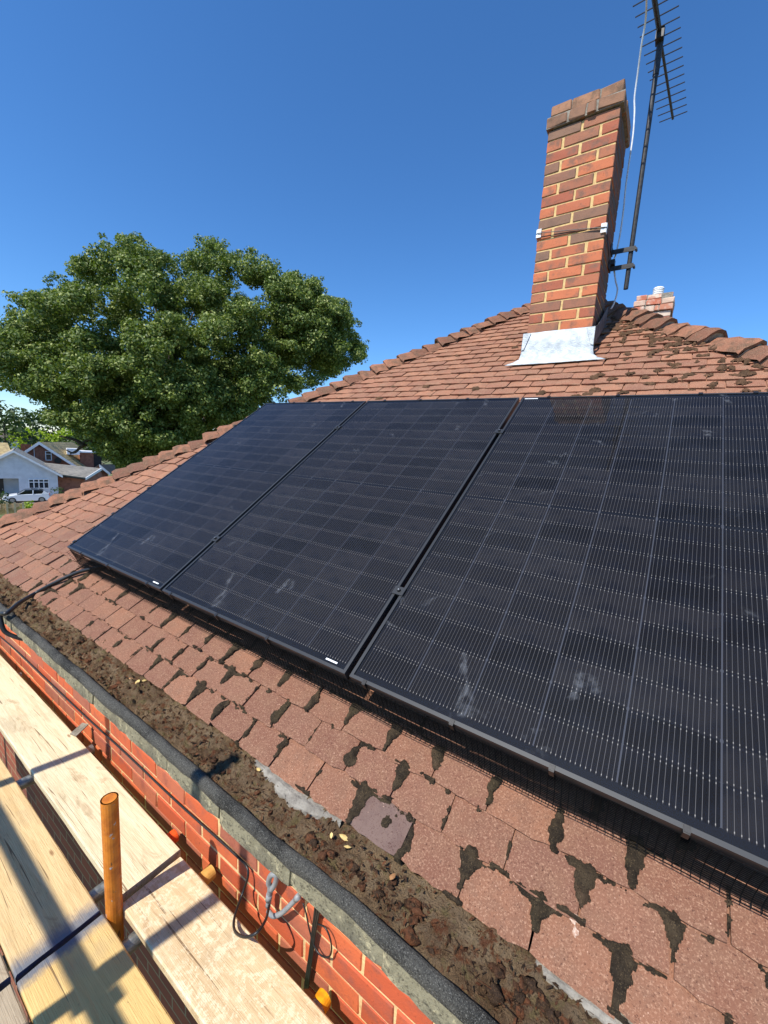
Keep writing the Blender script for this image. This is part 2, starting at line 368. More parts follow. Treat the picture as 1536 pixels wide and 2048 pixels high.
# ================================================================== GROUND AND FAR SETTING
GZ = -5.6                                                  # ground beside the house; it falls to -6.7 along the street
def ground_z(x, y):
    r = math.hypot(x, y - 3); t = min(max((r - 10) / 40, 0), 1); t = t * t * (3 - 2 * t)
    return GZ - 1.1 * t
def m_ground():
    t = NT('grass_ground'); v = t.co()
    c = t.mix(t.ramp(t.noise(v, .12, 4), .42, .6), S(96, 106, 60), S(134, 124, 86))
    c = t.mix(t.ramp(t.noise(v, 2.5, 4), .4, .65), c, S(78, 88, 48))
    return t.done(c, .95, t.bump(t.noise(v, 6, 4), .5, .05))
MAT['ground'] = m_ground()
rings = [0, 4, 8, 12, 18, 26, 36, 50, 70, 120, 250, 600, 1600]; NA = 48
gv = [(0, 3, GZ)]; gf = []
for r in rings[1:]:
    for k in range(NA):
        a = 2 * math.pi * k / NA; x, y = r * math.cos(a), 3 + r * math.sin(a); gv.append((x, y, ground_z(x, y)))
for k in range(NA): gf.append((0, 1 + k, 1 + (k + 1) % NA))
for i in range(len(rings) - 2):
    for k in range(NA):
        a, b = 1 + i * NA + k, 1 + i * NA + (k + 1) % NA; gf.append((a, a + NA, b + NA, b))
tag(link('ground', mesh('ground', gv, gf, MAT['ground'], True)), kind='structure')
MAT['asphalt'] = simple('asphalt', S(78, 78, 80), S(66, 66, 68), 3, .92, .3, .01)
rd = MB()
for k in range(12):
    y0, y1 = -14 + k * 5, -9 + k * 5
    rd.add([(-46.5, y0, ground_z(-46.5, y0) + .03), (-40.5, y0, ground_z(-40.5, y0) + .03), (-40.5, y1, ground_z(-40.5, y1) + .03), (-46.5, y1, ground_z(-46.5, y1) + .03)], [(0, 1, 2, 3)])
tag(rd.build('street', MAT['asphalt']), kind='structure')

# ================================================================== THE HOUSE
HB = (-0.36, 3.8, GZ)
house = thing('brick_house', 'red brick house with brown tiled hip roof under the solar panels', 'house', HB)
XL, XR = -4.15, 3.43                                       # plan: left hip x = y + XL, right hip x = XR - y
YE = -0.171                                                # eave line of the tile tails
V0 = -0.317; GA = 0.10; TW = 0.165                         # first course tail, gauge, tile width
AX, AY = (XR + XL) / 2, (XR - XL) / 2                      # apex in plan
def roof_z(y): return y * math.tan(TH) - OFF / cT
AZ = roof_z(AY)
YW = -0.168                                                # wall face
WX0, WX1, WYB = YW + XL + .02, XR - YW - .02, 11.0
RB = 7.6                                                   # ridge runs back to here, then a plain gable
# roof deck (the boarding and battens under the tiles)
dk = MB(); d = -.07
def dz(p, h=d): return (p[0], p[1], p[2] + h)
eL, eR, ap = (YE + .03 + XL, YE + .03, roof_z(YE + .03)), (XR - YE - .03, YE + .03, roof_z(YE + .03)), (AX, AY, AZ)
bL, bR, bp = (eL[0], RB, eL[2]), (eR[0], RB, eR[2]), (AX, RB, AZ)
dk.add([dz(eL), dz(eR), dz(ap)], [(0, 1, 2)])
deck = dk.build('roof', simple('roof_boarding', S(92, 66, 52), S(70, 50, 40), 20, .95, .3, .01), house)
def m_course():
    t = NT('distant_tile_courses'); v = t.co()
    br = t.t.nodes.new('ShaderNodeTexBrick'); br.offset = .5
    br.inputs['Scale'].default_value = 1.0; br.inputs['Brick Width'].default_value = .165; br.inputs['Row Height'].default_value = .1
    br.inputs['Mortar Size'].default_value = .008; br.inputs['Color1'].default_value = S(160, 104, 84); br.inputs['Color2'].default_value = S(138, 88, 72); br.inputs['Mortar'].default_value = S(58, 40, 34)
    t.t.links.new(v, br.inputs['Vector'])
    return t.done(t.mix(t.math('MULTIPLY', t.ramp(t.noise(v, 5, 4), .45, .65), .5), br.outputs[0], S(120, 92, 70)), .92)
for nm, q in (('roof_slope', [bL, eL, ap, bp]), ('roof_slope', [eR, bR, bp, ap])):
    A = np.array(q[0]); e1 = np.array(q[1]) - A; e1 = e1 / np.linalg.norm(e1); nn = np.cross(e1, np.array(q[3]) - A); nn /= np.linalg.norm(nn); e2 = np.cross(nn, e1)
    P = [np.array(p) - A - nn * .03 for p in q]
    me = mesh(nm, [(p @ e1, p @ e2, p @ nn) for p in P], [(0, 1, 2, 3)], m_course())
    o = link(nm, me, house, A); o.rotation_euler = Matrix((e1, e2, nn)).transposed().to_euler()

# ---- plain tiles
def tile_mesh(k, seed, gap=.004):
    rr = random.Random(seed); nx, ny, L = 8, 3, .205; w = TW - gap; th = .0125
    ex = [rr.uniform(-.0026, .0020) for _ in range(nx + 1)]
    cl, cr = rr.uniform(.001, .010), rr.uniform(.001, .010); cu = rr.uniform(.0005, .0028)
    if seed % 5 == 0: cl += rr.uniform(.004, .010)
    top = []
    for j in range(ny + 1):
        for i in range(nx + 1):
            x = (i / nx - .5) * w; y = [0, .006, .1, L][j]
            if j == 0:
                y += ex[i] + (cl if i == 0 else cl * .2 if i == 1 else 0) + (cr if i == nx else cr * .2 if i == nx - 1 else 0)
            sx = -1 if x < 0 else 1
            if i in (0, nx): x -= sx * abs(rr.uniform(0, .0012))
            z = -.12 * y + cu * (1 - (2 * x / w) ** 2) - cu
            if j == 0: z -= .0022
            if i in (0, nx): z -= .0016
            top.append((x, y, z))
    n = len(top); W = nx + 1
    v = top[:]; f = [(j * W + i, j * W + i + 1, (j + 1) * W + i + 1, (j + 1) * W + i) for j in range(ny) for i in range(nx)]
    b = {}
    for i in range(nx + 1): b[i] = len(v); v.append((top[i][0], top[i][1] + .0015, top[i][2] - th))
    for i in range(nx): f.append((b[i], b[i + 1], i + 1, i))
    l = [0] + [j * W for j in range(1, ny + 1)]; r = [j * W + nx for j in range(ny + 1)]
    lb = [b[0]]; rb = [b[nx]]
    for j in range(1, ny + 1):
        lb.append(len(v)); v.append((top[l[j]][0], top[l[j]][1], top[l[j]][2] - th))
        rb.append(len(v)); v.append((top[r[j]][0], top[r[j]][1], top[r[j]][2] - th))
    for j in range(ny): f.append((l[j], l[j + 1], lb[j + 1], lb[j])); f.append((r[j + 1], r[j], rb[j], rb[j + 1]))
    return v, f
TV = [tile_mesh(k, 100 + k) for k in range(9)]
TM_near = [mesh('tile', v, f, MAT['tile']) for v, f in TV]
TM_far = [mesh('tile', v, f, MAT['tile_far']) for v, f in TV]
TV_left = [tile_mesh(k, 160 + k, .009) for k in range(9)]
TM_left = [mesh('tile', v, f, MAT['tile_left']) for v, f in TV_left]
TM_grey = mesh('tile', *TV[2], MAT['tile_grey'])
def joint0(i): return .644 if i % 2 == 0 else .722 + .0
tiles = []
nrow = int((AY / cT - V0) / GA) + 6
for i in range(nrow):
    v = V0 + GA * i; y = TP(0, v)[1]
    if y > AY - .05: break
    xl, xr = y + XL + .01, XR - y - .01
    k0 = int((xl - joint0(i)) / TW) - 2; k1 = int((xr - joint0(i)) / TW) + 2
    for k in range(k0, k1):
        u = joint0(i) + (k + .5) * TW
        if u < xl or u > xr: continue
        # chimney hole
        yc = TP(0, v + .05)[1]
        if -.24 < u < .16 and 2.50 < yc < 2.80: continue
        tiles.append((i, k, u, v))
def tile_px(i, k, u, v):
    """rough size in the photo; zero when out of frame or under the panels"""
    x, y, z = proj(TP(u, v + .05))
    if z < .05 or x < -40 or x > 1580 or y < 500 or y > 2090: return 0
    if -2.25 < u < 1.2 and .02 < v < 1.72: return 0
    return 1 / z ** 2
rank = sorted(tiles, key=lambda t: -tile_px(*t)); single = set((t[0], t[1]) for t in rank[:300])
fv = []; ff = []
RX = Matrix.Rotation(TH, 3, 'X')
tilt = {}
for (i, k, u, v) in tiles:
    rr = random.Random(i * 1009 + k * 31 + 5)
    far = v > 1.7 or u < -2.4
    jx, jy, jh = rr.gauss(0, .0012), rr.gauss(0, .0022), rr.gauss(0, .0010)
    if far: jy *= 1.8; jh = abs(jh) * 2
    rz, ry = rr.gauss(0, .010), rr.gauss(0, .010); rxx = rr.gauss(0, .006)
    if u < -2.3: jh += abs(rr.gauss(0, .003)); rz *= 1.8; ry *= 2.6; jy *= 1.6
    var = rr.randrange(9)
    eu = Matrix.Rotation(TH + rxx, 3, 'X') @ Matrix.Rotation(ry, 3, 'Y') @ Matrix.Rotation(rz, 3, 'Z')
    P = TP(u + jx, v + jy, jh)
    if (i, k) in single:
        grey = abs(u - .232) < .06 and i == 0
        me = TM_grey if grey else (TM_left if u < -2.3 else TM_far if far else TM_near)[var]
        o = link('tile', me, deck, P, eu.to_euler())
        if grey: o['label'] = 'smooth grey-brown tile with a small moss tuft'
    else:
        E3 = np.array(eu); b0 = len(fv); vv = np.array((TV_left if u < -2.3 else TV)[var][0]) @ E3.T + P - ORG[deck.name]
        fv += vv.tolist(); ff += [tuple(b0 + q for q in f) for f in TV[var][1]]
tag(link('tile_field', mesh('tile_field', fv, ff, MAT['tile_far']), deck, ORG[deck.name]), kind='stuff')

# ---- hip tiles: overlapping bonnets bedded in mortar
def bonnet(seed):
    rr = random.Random(seed); nx, L = 8, .21; v = []; f = []; hw = .098
    for j, (x, up, s) in enumerate(((0, .026, 1.12), (.030, .030, 1.06), (.11, .010, .98), (L, -.012, .86))):
        for i in range(nx + 1):
            t = (i / nx - .5) * 2; y = t * hw * s
            z = .052 * (1 - t * t) - .50 * (math.sqrt(y * y + .0012) - .0346) + up + rr.uniform(-.005, .005)
            v.append((x + rr.uniform(-.010, .010) + .012 * t * t, y, z))
    W = nx + 1; n = len(v)
    f = [(j * W + i + 1, j * W + i, (j + 1) * W + i, (j + 1) * W + i + 1) for j in range(3) for i in range(nx)]
    for i in range(nx + 1): v.append((v[i][0] + .002, v[i][1] * .97, v[i][2] - .020))
    f += [(i, i + 1, n + i + 1, n + i) for i in range(nx)]
    m = [0] * len(f)
    # mortar bedding under the tail
    b = len(v)
    for i in range(nx + 1): v.append((.006 + rr.uniform(-.002, .004), v[i][1] * .95, v[i][2] - .016))
    for i in range(nx + 1): v.append((.014 + rr.uniform(-.003, .006), v[i][1] * .95, -.50 * abs(v[i][1]) - .03))
    k = len(f); f += [(b + i, b + i + 1, b + nx + 2 + i, b + nx + 1 + i) for i in range(nx)]
    me = mesh('hip_tile', v, f, [MAT['hip'], MAT['gmortar']], False); me.polygons.foreach_set('material_index', m + [1] * nx); return me
BN = [bonnet(k) for k in range(6)]
for side in (-1, 1):
    hd = np.array([-side * 1.0, 1.0, math.tan(TH)]); hd /= np.linalg.norm(hd)
    yv = np.cross([0, 0, 1], hd); yv /= np.linalg.norm(yv); zv = np.cross(hd, yv)
    base = Matrix((hd, yv, zv)).transposed()
    for i in range(int(nrow * .92)):
        v = V0 + .112 * i + .01; P = TP(0, v); y = P[1]
        if y > AY - .06: break
        x = (y + XL) if side < 0 else (XR - y)
        rr = random.Random(i * 17 + side)
        E = base @ Matrix.Rotation(rr.gauss(0, .06), 3, 'X') @ Matrix.Rotation(rr.gauss(0, .04), 3, 'Z') @ Matrix.Rotation(rr.gauss(0, .03), 3, 'Y')
        link('hip_tile', BN[rr.randrange(6)], deck, (x + rr.gauss(0, .006), y, P[2] - .022 + rr.gauss(0, .006)), E.to_euler())
# ---- ridge running back from the apex
RM = MB()
RM.tube([(0, -.163, 0), (0, .163, 0)], .10, 12)
rme = mesh('ridge_tile', RM.v, RM.f, MAT['hip'])
for i in range(11): link('ridge_tile', rme, deck, (AX, AY + .12 + i * .33, AZ - .02 + .008 * (i % 2)))

# ---- wall: mortar slab with the visible bricks set in it
wl = MB()
wl.bx(WX0, WX1, YW + .004, YW + .22, -1.10, -.42)
wl.bx(WX0, WX0 + .22, YW + .22, RB, GZ - 1.2, -.42); wl.bx(WX1 - .22, WX1, YW + .22, RB, GZ - 1.2, -.42)
wl.prism([(WX0 + .22, RB - .22, GZ - 1.2), (WX1 - .22, RB - .22, GZ - 1.2), (WX1 - .22, RB - .22, -.42), (AX, RB - .22, AZ - .12), (WX0 + .22, RB - .22, -.42)], (0, 0, 0), (0, .22, 0))
wall = wl.build('wall', MAT['wmortar'], house)
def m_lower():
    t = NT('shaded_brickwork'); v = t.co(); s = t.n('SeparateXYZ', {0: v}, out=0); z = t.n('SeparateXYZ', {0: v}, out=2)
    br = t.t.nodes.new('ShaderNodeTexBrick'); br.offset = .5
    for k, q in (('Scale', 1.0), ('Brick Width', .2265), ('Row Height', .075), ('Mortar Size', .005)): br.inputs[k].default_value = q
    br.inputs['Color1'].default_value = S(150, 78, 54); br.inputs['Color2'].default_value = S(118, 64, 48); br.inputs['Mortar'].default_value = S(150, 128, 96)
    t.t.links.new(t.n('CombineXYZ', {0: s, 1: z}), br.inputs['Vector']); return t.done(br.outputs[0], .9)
lw_ = MB(); lw_.bx(WX0, WX1, YW + .003, YW + .22, GZ - 1.2, -1.101); lw_.build('lower_wall', m_lower(), house)
def brick_mesh(lx, ly, lz, mat, seed, name='brick'):
    rr = random.Random(seed); bm = bmesh.new(); jj = 3.2 if name == 'cap_brick' else 1.0
    bmesh.ops.create_cube(bm, size=1.0)
    for q in bm.verts: q.co = Vector((q.co.x * lx, q.co.y * ly, q.co.z * lz)) + Vector((rr.uniform(-1, 1), rr.uniform(-1, 1), rr.uniform(-1, 1))) * .0016 * jj
    bmesh.ops.bevel(bm, geom=list(bm.edges), offset=.0032 * (1 + jj) / 2, segments=1, affect='EDGES')
    for q in bm.verts: q.co += Vector((rr.uniform(-1, 1), rr.uniform(-1, 1), rr.uniform(-1, 1))) * .0008 * jj
    me = bpy.data.meshes.new(name); bm.to_mesh(me); bm.free(); me.materials.append(mat); return me
WB = [brick_mesh(.2165, .10, .0665, MAT['brick'], 300 + k) for k in range(6)]
ZC = -.9 + .0042                                           # measured bed joint
for c in range(-2, 5):
    z = -.903 + c * .075 + .0375
    for k in range(-20, 8):
        x = -.902 + .2265 * k + (.113 if c % 2 else 0) + .113
        if x < WX0 + .1 or x > 1.2: continue
        rr = random.Random(c * 77 + k)
        link('brick', WB[rr.randrange(6)], wall, (x + rr.gauss(0, .001), YW + .05 + rr.gauss(0, .0008), z + rr.gauss(0, .0007)), (rr.gauss(0, .006), rr.gauss(0, .003), rr.choice((0, math.pi)) + rr.gauss(0, .004)))

# ---- concrete gutter, felt lined
gut = MB()
prof = [(-.325, -.405), (-.322, -.344), (-.316, -.337), (-.303, -.337), (-.298, -.36), (-.24, -.41), (-.19, -.42), (-.17, -.40), (-.165, -.46), (-.20, -.50), (-.26, -.47), (-.318, -.412)]
inner = MB(); inner.bx(WX0, WX1 - .1, -.235, -.12, -.47, -.43)
gutter = inner.build('gutter', MAT['concrete'], house)
gxs = []; x = -4.36
while x < 3.5:
    L = R_.uniform(.29, .31); gxs.append((x, L)); x += L
GV = []
for kv in range(4):
    rr = random.Random(60 + kv); v = []; f = []; nx = 12; n = len(prof); L = .296
    for i in range(nx + 1):
        for j, (py, pz) in enumerate(prof):
            e = .004 if i in (0, nx) else 0
            a = .0045 if j in (1, 2) else .0018 if j in (0, 11) else 0
            v.append((i / nx * L, py + rr.uniform(-a, a) + (e if j in (0, 1, 11) else 0), pz + rr.uniform(-a, a) - (e if j in (2, 3) else 0)))
    for i in range(nx):
        for j in range(n): f.append((i * n + j, (i + 1) * n + j, (i + 1) * n + (j + 1) % n, i * n + (j + 1) % n))
    f.append(tuple(range(n))); f.append(tuple(nx * n + j for j in range(n - 1, -1, -1)))
    GV.append(mesh('gutter_block', v, f, MAT['concrete']))
for k, (x, L) in enumerate(gxs):
    rr = random.Random(k); link('gutter_block', GV[rr.randrange(4)], gutter, (x, rr.gauss(0, .0022), rr.gauss(0, .0022)))
# felt lip folded over the rim, lumpy
fx = np.arange(-4.36, 3.5, .02); FP = [(-.325, -.347), (-.329, -.339), (-.327, -.328), (-.321, -.320), (-.312, -.316), (-.303, -.318), (-.296, -.326), (-.293, -.345), (-.290, -.37)]
v = []; f = []; n = len(FP)
for i, x in enumerate(fx):
    a = vnoise(x * 4.0, 0 * x + .5, 3); b = vnoise(x * 14, 0 * x + .5, 4)
    for j, (py, pz) in enumerate(FP):
        lf = np.clip((-x - .3) / 2.2, 0, 1)
        edge = (vnoise(x * 9, j * 0 + .5, 8) - .5) * (.020 if j == 0 else 0)
        oy = (a - .5) * .012 + (b - .5) * .004 - lf * .012 * (1 - j / n)
        oz = (a - .5) * .006 + (vnoise(x * 22, j * 1.3, 5) - .5) * .004
        v.append((x, py + oy, pz + oz - edge))
for i in range(len(fx) - 1):
    for j in range(n - 1): f.append((i * n + j, i * n + j + 1, (i + 1) * n + j + 1, (i + 1) * n + j))
fo = link('felt_lip', mesh('felt_lip', [np.array(p) - ORG[gutter.name] for p in v], f, MAT['felt'], True), gutter, ORG[gutter.name])
# grey mortar fillets showing under the tile tails
for (x0, x1, wd) in ((-.24, .13, .044), (.66, 1.20, .022)):
    n = 18; mf = MB()
    v = []; f = []
    for k in range(n + 1):
        a = x0 + (x1 - x0) * k / n; w0 = wd * math.sin(math.pi * min(1, (k + .2) / (n * .8) * .5 if k < n * .4 else .5 + (k - n * .4) / (n * .6) * .5)) + .003; w0 *= R_.uniform(.8, 1.15)
        v += [(a, YE - w0, -.350), (a, YE - w0 * .9, -.322 + R_.uniform(-.002, .002)), (a, YE - w0 * .4, -.315 + R_.uniform(-.002, .002)), (a, YE + .03, -.316), (a, YE + .03, -.350)]
    for k in range(n):
        for j in range(5): f.append((k * 5 + j, k * 5 + (j + 1) % 5, (k + 1) * 5 + (j + 1) % 5, (k + 1) * 5 + j))
    mf.add(v, f).build('eave_mortar', MAT['gmortar'], deck)

# ---- chimneys
def chimney(x0, y0, w, dp, z0, nc, mat, name_label, seed, corb, capmat, mort):
    zt = z0 + nc * .075
    core = MB(); core.bx(x0 + .0055, x0 + w - .0055, y0 + .0055, y0 + dp - .0055, z0 - .9, zt - .01)
    root = core.build('chimney', mort, house)
    rr = random.Random(seed)
    sx = (w - .017) / 2; hd = .1025
    ST = [brick_mesh(sx, hd, .065, mat, seed + k) for k in range(4)]
    MX = [brick_mesh(w - 2 * hd - .034, hd, .065, mat, seed + 9 + k) for k in range(3)]
    SD = [brick_mesh(hd, (dp - .01) / 2, .065, mat, seed + 20 + k) for k in range(4)]
    MY = [brick_mesh(hd, dp - 2 * hd - .02, .065, mat, seed + 30 + k) for k in range(3)]
    def put(lib, cx, cy, z, flip=True):
        link('brick', lib[rr.randrange(len(lib))], root, (cx + rr.gauss(0, .001), cy + rr.gauss(0, .0006), z + rr.gauss(0, .001)), (0, 0, (math.pi if rr.random() < .5 else 0) + rr.gauss(0, .003)))
    for c in range(nc):
        z = z0 + c * .075 + .0375
        if c % 2 == 0:
            for cy in (y0 + hd / 2, y0 + dp - hd / 2):
                put(ST, x0 + sx / 2, cy, z); put(ST, x0 + w - sx / 2, cy, z)
            for cx in (x0 + hd / 2, x0 + w - hd / 2): put(MY, cx, y0 + dp / 2, z)
        else:
            sy = (dp - .01) / 2
            for cx in (x0 + hd / 2, x0 + w - hd / 2):
                put(SD, cx, y0 + sy / 2, z); put(SD, cx, y0 + dp - sy / 2, z)
            for cy in (y0 + hd / 2, y0 + dp - hd / 2): put(MX, x0 + w / 2, cy, z)
    # oversailing courses
    for q, (ov, hh) in enumerate(corb):
        z = zt + hh / 2; X0, X1, Y0, Y1 = x0 - ov, x0 + w + ov, y0 - ov, y0 + dp + ov
        core = MB(); core.bx(X0 + .008, X1 - .008, Y0 + .008, Y1 - .008, zt + .002, zt + hh - .004); core.build('cap_bed', MAT['gmortar'], root)
        cuts = [0, .30, .34 + .2, .66, 1.0] if q == 0 else [0, .31, .70, 1.0]
        for (A, B, horiz) in ((Y0 + hd / 2, Y1 - hd / 2, True),):
            for cy in (A, B):
                for a, b in zip(cuts[:-1], cuts[1:]):
                    L = (X1 - X0) * (b - a) - .008
                    link('cap_brick', brick_mesh(L, hd, hh - .006, capmat, seed + int(a * 100) + q, 'cap_brick'), root, (X0 + (X1 - X0) * (a + b) / 2, cy + rr.gauss(0, .003), z + rr.gauss(0, .002)), (rr.gauss(0, .01), rr.gauss(0, .008), rr.gauss(0, .01)))
            ly = (Y1 - Y0) - 2 * hd - .012
            for cx in (X0 + hd / 2, X1 - hd / 2):
                link('cap_brick', brick_mesh(hd, ly, hh - .006, capmat, seed + 77 + q, 'cap_brick'), root, (cx, (Y0 + Y1) / 2, z))
        zt += hh
    return root, zt
CX0, CY0, CWD, CDP, CZ0 = -.272, 2.42, .466, .445, 1.700
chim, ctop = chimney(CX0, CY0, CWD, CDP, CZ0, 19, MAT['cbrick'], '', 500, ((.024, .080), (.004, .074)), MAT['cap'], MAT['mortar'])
fl = MB()
fl.prism([(CX0 + .03, CY0 + .03, ctop), (CX0 + CWD - .03, CY0 + .03, ctop), (CX0 + CWD - .03, CY0 + CDP - .03, ctop), (CX0 + .03, CY0 + CDP - .03, ctop)], (0, 0, -.01), (0, 0, .012))
fl.build('flaunching', MAT['gmortar'], chim)
# lead flashing: upstand, apron dressed over the tiles, side wings
ld = MB(); zt = CZ0 + .004
def tz(y, h=.0): return roof_z(y) + h
x0, x1 = CX0 - .018, CX0 + CWD + .018
yb, ya = CY0 - .014, 2.335
seg = 16; rows = []
for j, (yy, zz, ex) in enumerate(((yb, zt, 0), (yb - .004, zt - .10, .004), (yb - .008, tz(yb) + .050, .008), (yb - .016, tz(yb - .016) + .026, .016), (yb - .050, tz(yb - .05) + .016, .05), (ya + .012, tz(ya + .012) + .013, .085), (ya - .006, tz(ya) + .009, .105))):
    row = []
    for i in range(seg + 1):
        t = i / seg; x = x0 - ex + (x1 - x0 + 2 * ex) * t
        w = (vnoise(np.array(t * 9.), np.array(j * 3.1), 5) - .5) * (.012 if j > 2 else .003)
        row.append((x, yy + (w if j > 3 else 0), zz + w * .6))
    rows.append(row)
v = [p for r in rows for p in r]; W = seg + 1
f = [(j * W + i, (j + 1) * W + i, (j + 1) * W + i + 1, j * W + i + 1) for j in range(len(rows) - 1) for i in range(seg)]
ld.add(v, f)
fo = ld.build('flashing', MAT['lead'], chim, smooth=True)
sm = fo.modifiers.new('solid', 'SOLIDIFY'); sm.thickness = .004
stl = simple('dark_stained_lead', S(96, 94, 92), S(62, 58, 56), 8, .7, .3, .004)
for sx, s in ((x0, 1), (x1, -1)):                           # folded corner lap and the flashing up the side
    w1 = MB(); w1.prism([(sx - s * .004, yb - .004, zt - .002), (sx + s * .055, yb - .004, zt - .002), (sx + s * .012, yb - .010, zt - .125), (sx - s * .006, yb - .010, zt - .13)], (0, -.003, 0), (0, 0, 0)); w1.build('corner_lap', MAT['lead'], chim)
    w1 = MB(); w1.prism([(sx - s * .004, yb - .002, zt - .002), (sx - s * .006, yb - .008, zt - .13), (sx - s * .004, yb + .46, tz(yb + .46) + .02), (sx - s * .004, yb + .46, tz(yb + .46) + .16), (sx - s * .004, yb + .08, zt + .03)], (0, 0, 0), (-s * .003, 0, 0)); w1.build('side_flashing', stl, chim)
# second chimney on the far slope
ch2, c2top = chimney(.175, 5.55, .40, .40, 2.20, 7, MAT['pbrick'], '', 900, ((.024, .075), (.024, .075), (.004, .07)), MAT['pbrick'], MAT['gmortar'])
vt = MB()
for k in range(5): vt.tube([(.40, 5.75, c2top + k * .024), (.40, 5.75, c2top + k * .024 + .015)], .062, 16)
vt.tube([(.40, 5.75, c2top - .02), (.40, 5.75, c2top + .115)], .05, 16); vt.tube([(.40, 5.75, c2top + .115), (.40, 5.75, c2top + .135)], [.066, .055], 16)
vt.build('flue_vent', MAT['white_pl'], ch2)

# ================================================================== MOSS AND GUTTER SOIL
def htile(u, v):
    s = np.mod(v - V0, GA); return -.12 * s
def moss_sheet(name, label, u0, u1, v0, v1, step, caps, hmax, seed, amp, mat='moss'):
    U = np.arange(u0, u1, step); V = np.arange(v0, v1, step); F = np.full((len(V), len(U)), -1.0)
    for (ua, va, ub, vb, ra, rb) in caps:
        R = max(ra, rb) + .02
        i0, i1 = np.searchsorted(U, [min(ua, ub) - R, max(ua, ub) + R]); j0, j1 = np.searchsorted(V, [min(va, vb) - R, max(va, vb) + R])
        if i1 <= i0 or j1 <= j0: continue
        gu, gv = np.meshgrid(U[i0:i1], V[j0:j1]); du, dv = ub - ua, vb - va; L2 = du * du + dv * dv + 1e-9
        t = np.clip(((gu - ua) * du + (gv - va) * dv) / L2, 0, 1)
        dd = (ra + (rb - ra) * t) - np.hypot(gu - ua - t * du, gv - va - t * dv)
        F[j0:j1, i0:i1] = np.maximum(F[j0:j1, i0:i1], dd)
    gu, gv = np.meshgrid(U, V)
    F = F + (vnoise(gu * 70, gv * 70, seed) - .5) * amp + (vnoise(gu * 190, gv * 190, seed + 1) - .5) * amp * .6
    H = np.clip(F, 0, None); H = hmax * (1 - np.exp(-H / (hmax * .9))) 
    H = H * (.75 + .5 * vnoise(gu * 220, gv * 220, seed + 2)) + (F > 0) * .0015 - (F <= 0) * .004
    base = htile(gu, gv)
    X = gu; Hh = base + H
    Y = gv * cT - (Hh - OFF) * sT; Z = gv * sT + (Hh - OFF) * cT
    ok = (F > -.0015) & (X < XR - Y - .06) & (X > Y + XL + .08)
    fm = ok[:-1, :-1] & ok[1:, :-1] & ok[:-1, 1:] & ok[1:, 1:]
    jj, ii = np.nonzero(fm); W = len(U)
    faces = np.stack([jj * W + ii, jj * W + ii + 1, (jj + 1) * W + ii + 1, (jj + 1) * W + ii], 1)
    used, inv = np.unique(faces.ravel(), return_inverse=True)
    vv = np.stack([X.ravel(), Y.ravel(), Z.ravel()], 1)[used]; faces = inv.reshape(-1, 4)
    return tag(link(name, mesh(name, vv, faces, MAT[mat], True)), label, 'moss', kind='stuff')
caps = []
rr = random.Random(21)
for i in range(0, 5):
    v = V0 + GA * i
    for k in range(-22, 5):
        u = joint0(i) + k * TW
        if u < -2.5 or u > 1.22: continue
        p = .95 if i < 3 else .55
        if u < -1.7: p *= .6
        if rr.random() > p: 
            if rr.random() < .5: caps.append((u, v + .02, u, v + .098, .002, .003))
            continue
        kind = rr.random(); a, b = rr.uniform(.0, .045), rr.uniform(.060, .098)
        if kind < .22:                                      # a thin dark line
            caps.append((u, v + a, u + rr.uniform(-.004, .004), v + b, rr.uniform(.002, .005), rr.uniform(.003, .007)))
        elif kind < .58:                                    # a swelling cushion
            du = rr.uniform(-.012, .012); mid = rr.uniform(.3, .7); rm = rr.uniform(.009, .022)
            caps.append((u, v + a, u + du, v + a + (b - a) * mid, rr.uniform(.003, .010), rm)); caps.append((u + du, v + a + (b - a) * mid, u, v + b, rm, rr.uniform(.004, .015)))
        else:                                               # a wedge spreading under the tail above
            caps.append((u + rr.uniform(-.004, .004), v + a, u, v + .088, rr.uniform(.003, .009), rr.uniform(.014, .027)))
            for s in (-1, 1): caps.append((u, v + .092, u + s * rr.uniform(.012, .06), v + .096, rr.uniform(.008, .016), .003))
        if rr.random() < .45:
            s = rr.choice((-1, 1)); L = rr.uniform(.02, .09); caps.append((u, v + .095, u + s * L, v + .097, rr.uniform(.004, .008), .002))
        if rr.random() < .3: caps.append((u - rr.uniform(.02, .05), v + .004, u + .01, v + .004, .003, .006))
    for k in range(26):                                     # small tufts along the tails
        u = rr.uniform(-2.4, 1.2); caps.append((u, v + .095, u + rr.uniform(.005, .03), v + .097, rr.uniform(.003, .006), .003))
caps.append((.245, V0 + .055, .252, V0 + .062, .012, .010)); caps.append((.262, V0 + .078, .264, V0 + .08, .006, .006))
moss_sheet('moss', 'dark brown moss filling the joints of the tiles below the panels', -2.6, 1.28, V0 - .004, .12, .0031, caps, .014, 3, .010)
caps = []
for i in range(22, 40):
    v = V0 + GA * i; y = TP(0, v)[1]; xr = XR - y
    for k in range(13):
        u = xr - abs(rr.gauss(0, .22)) - .07
        if u < .25 or u > 1.5: continue
        caps.append((u, v + rr.uniform(.01, .09), u + rr.uniform(-.02, .03), v + rr.uniform(.02, .09), rr.uniform(.012, .03), rr.uniform(.008, .022)))
for (px, py) in ((1200, 745), (1188, 750), (1225, 752), (1262, 742), (1190, 775), (1175, 782), (1248, 778), (1080, 780), (1150, 788), (1305, 700), (1355, 725), (1380, 742), (1290, 748), (1320, 735), (1345, 755), (1300, 760), (1030, 690), (850, 768), (757, 792), (950, 772)):
    P = hit(px, py, (0, -sT, cT), -OFF + .02); u, v = P[0], P[1] * cT + P[2] * sT
    caps.append((u - .012, v, u + .014, v + .004, rr.uniform(.016, .028), rr.uniform(.016, .026)))
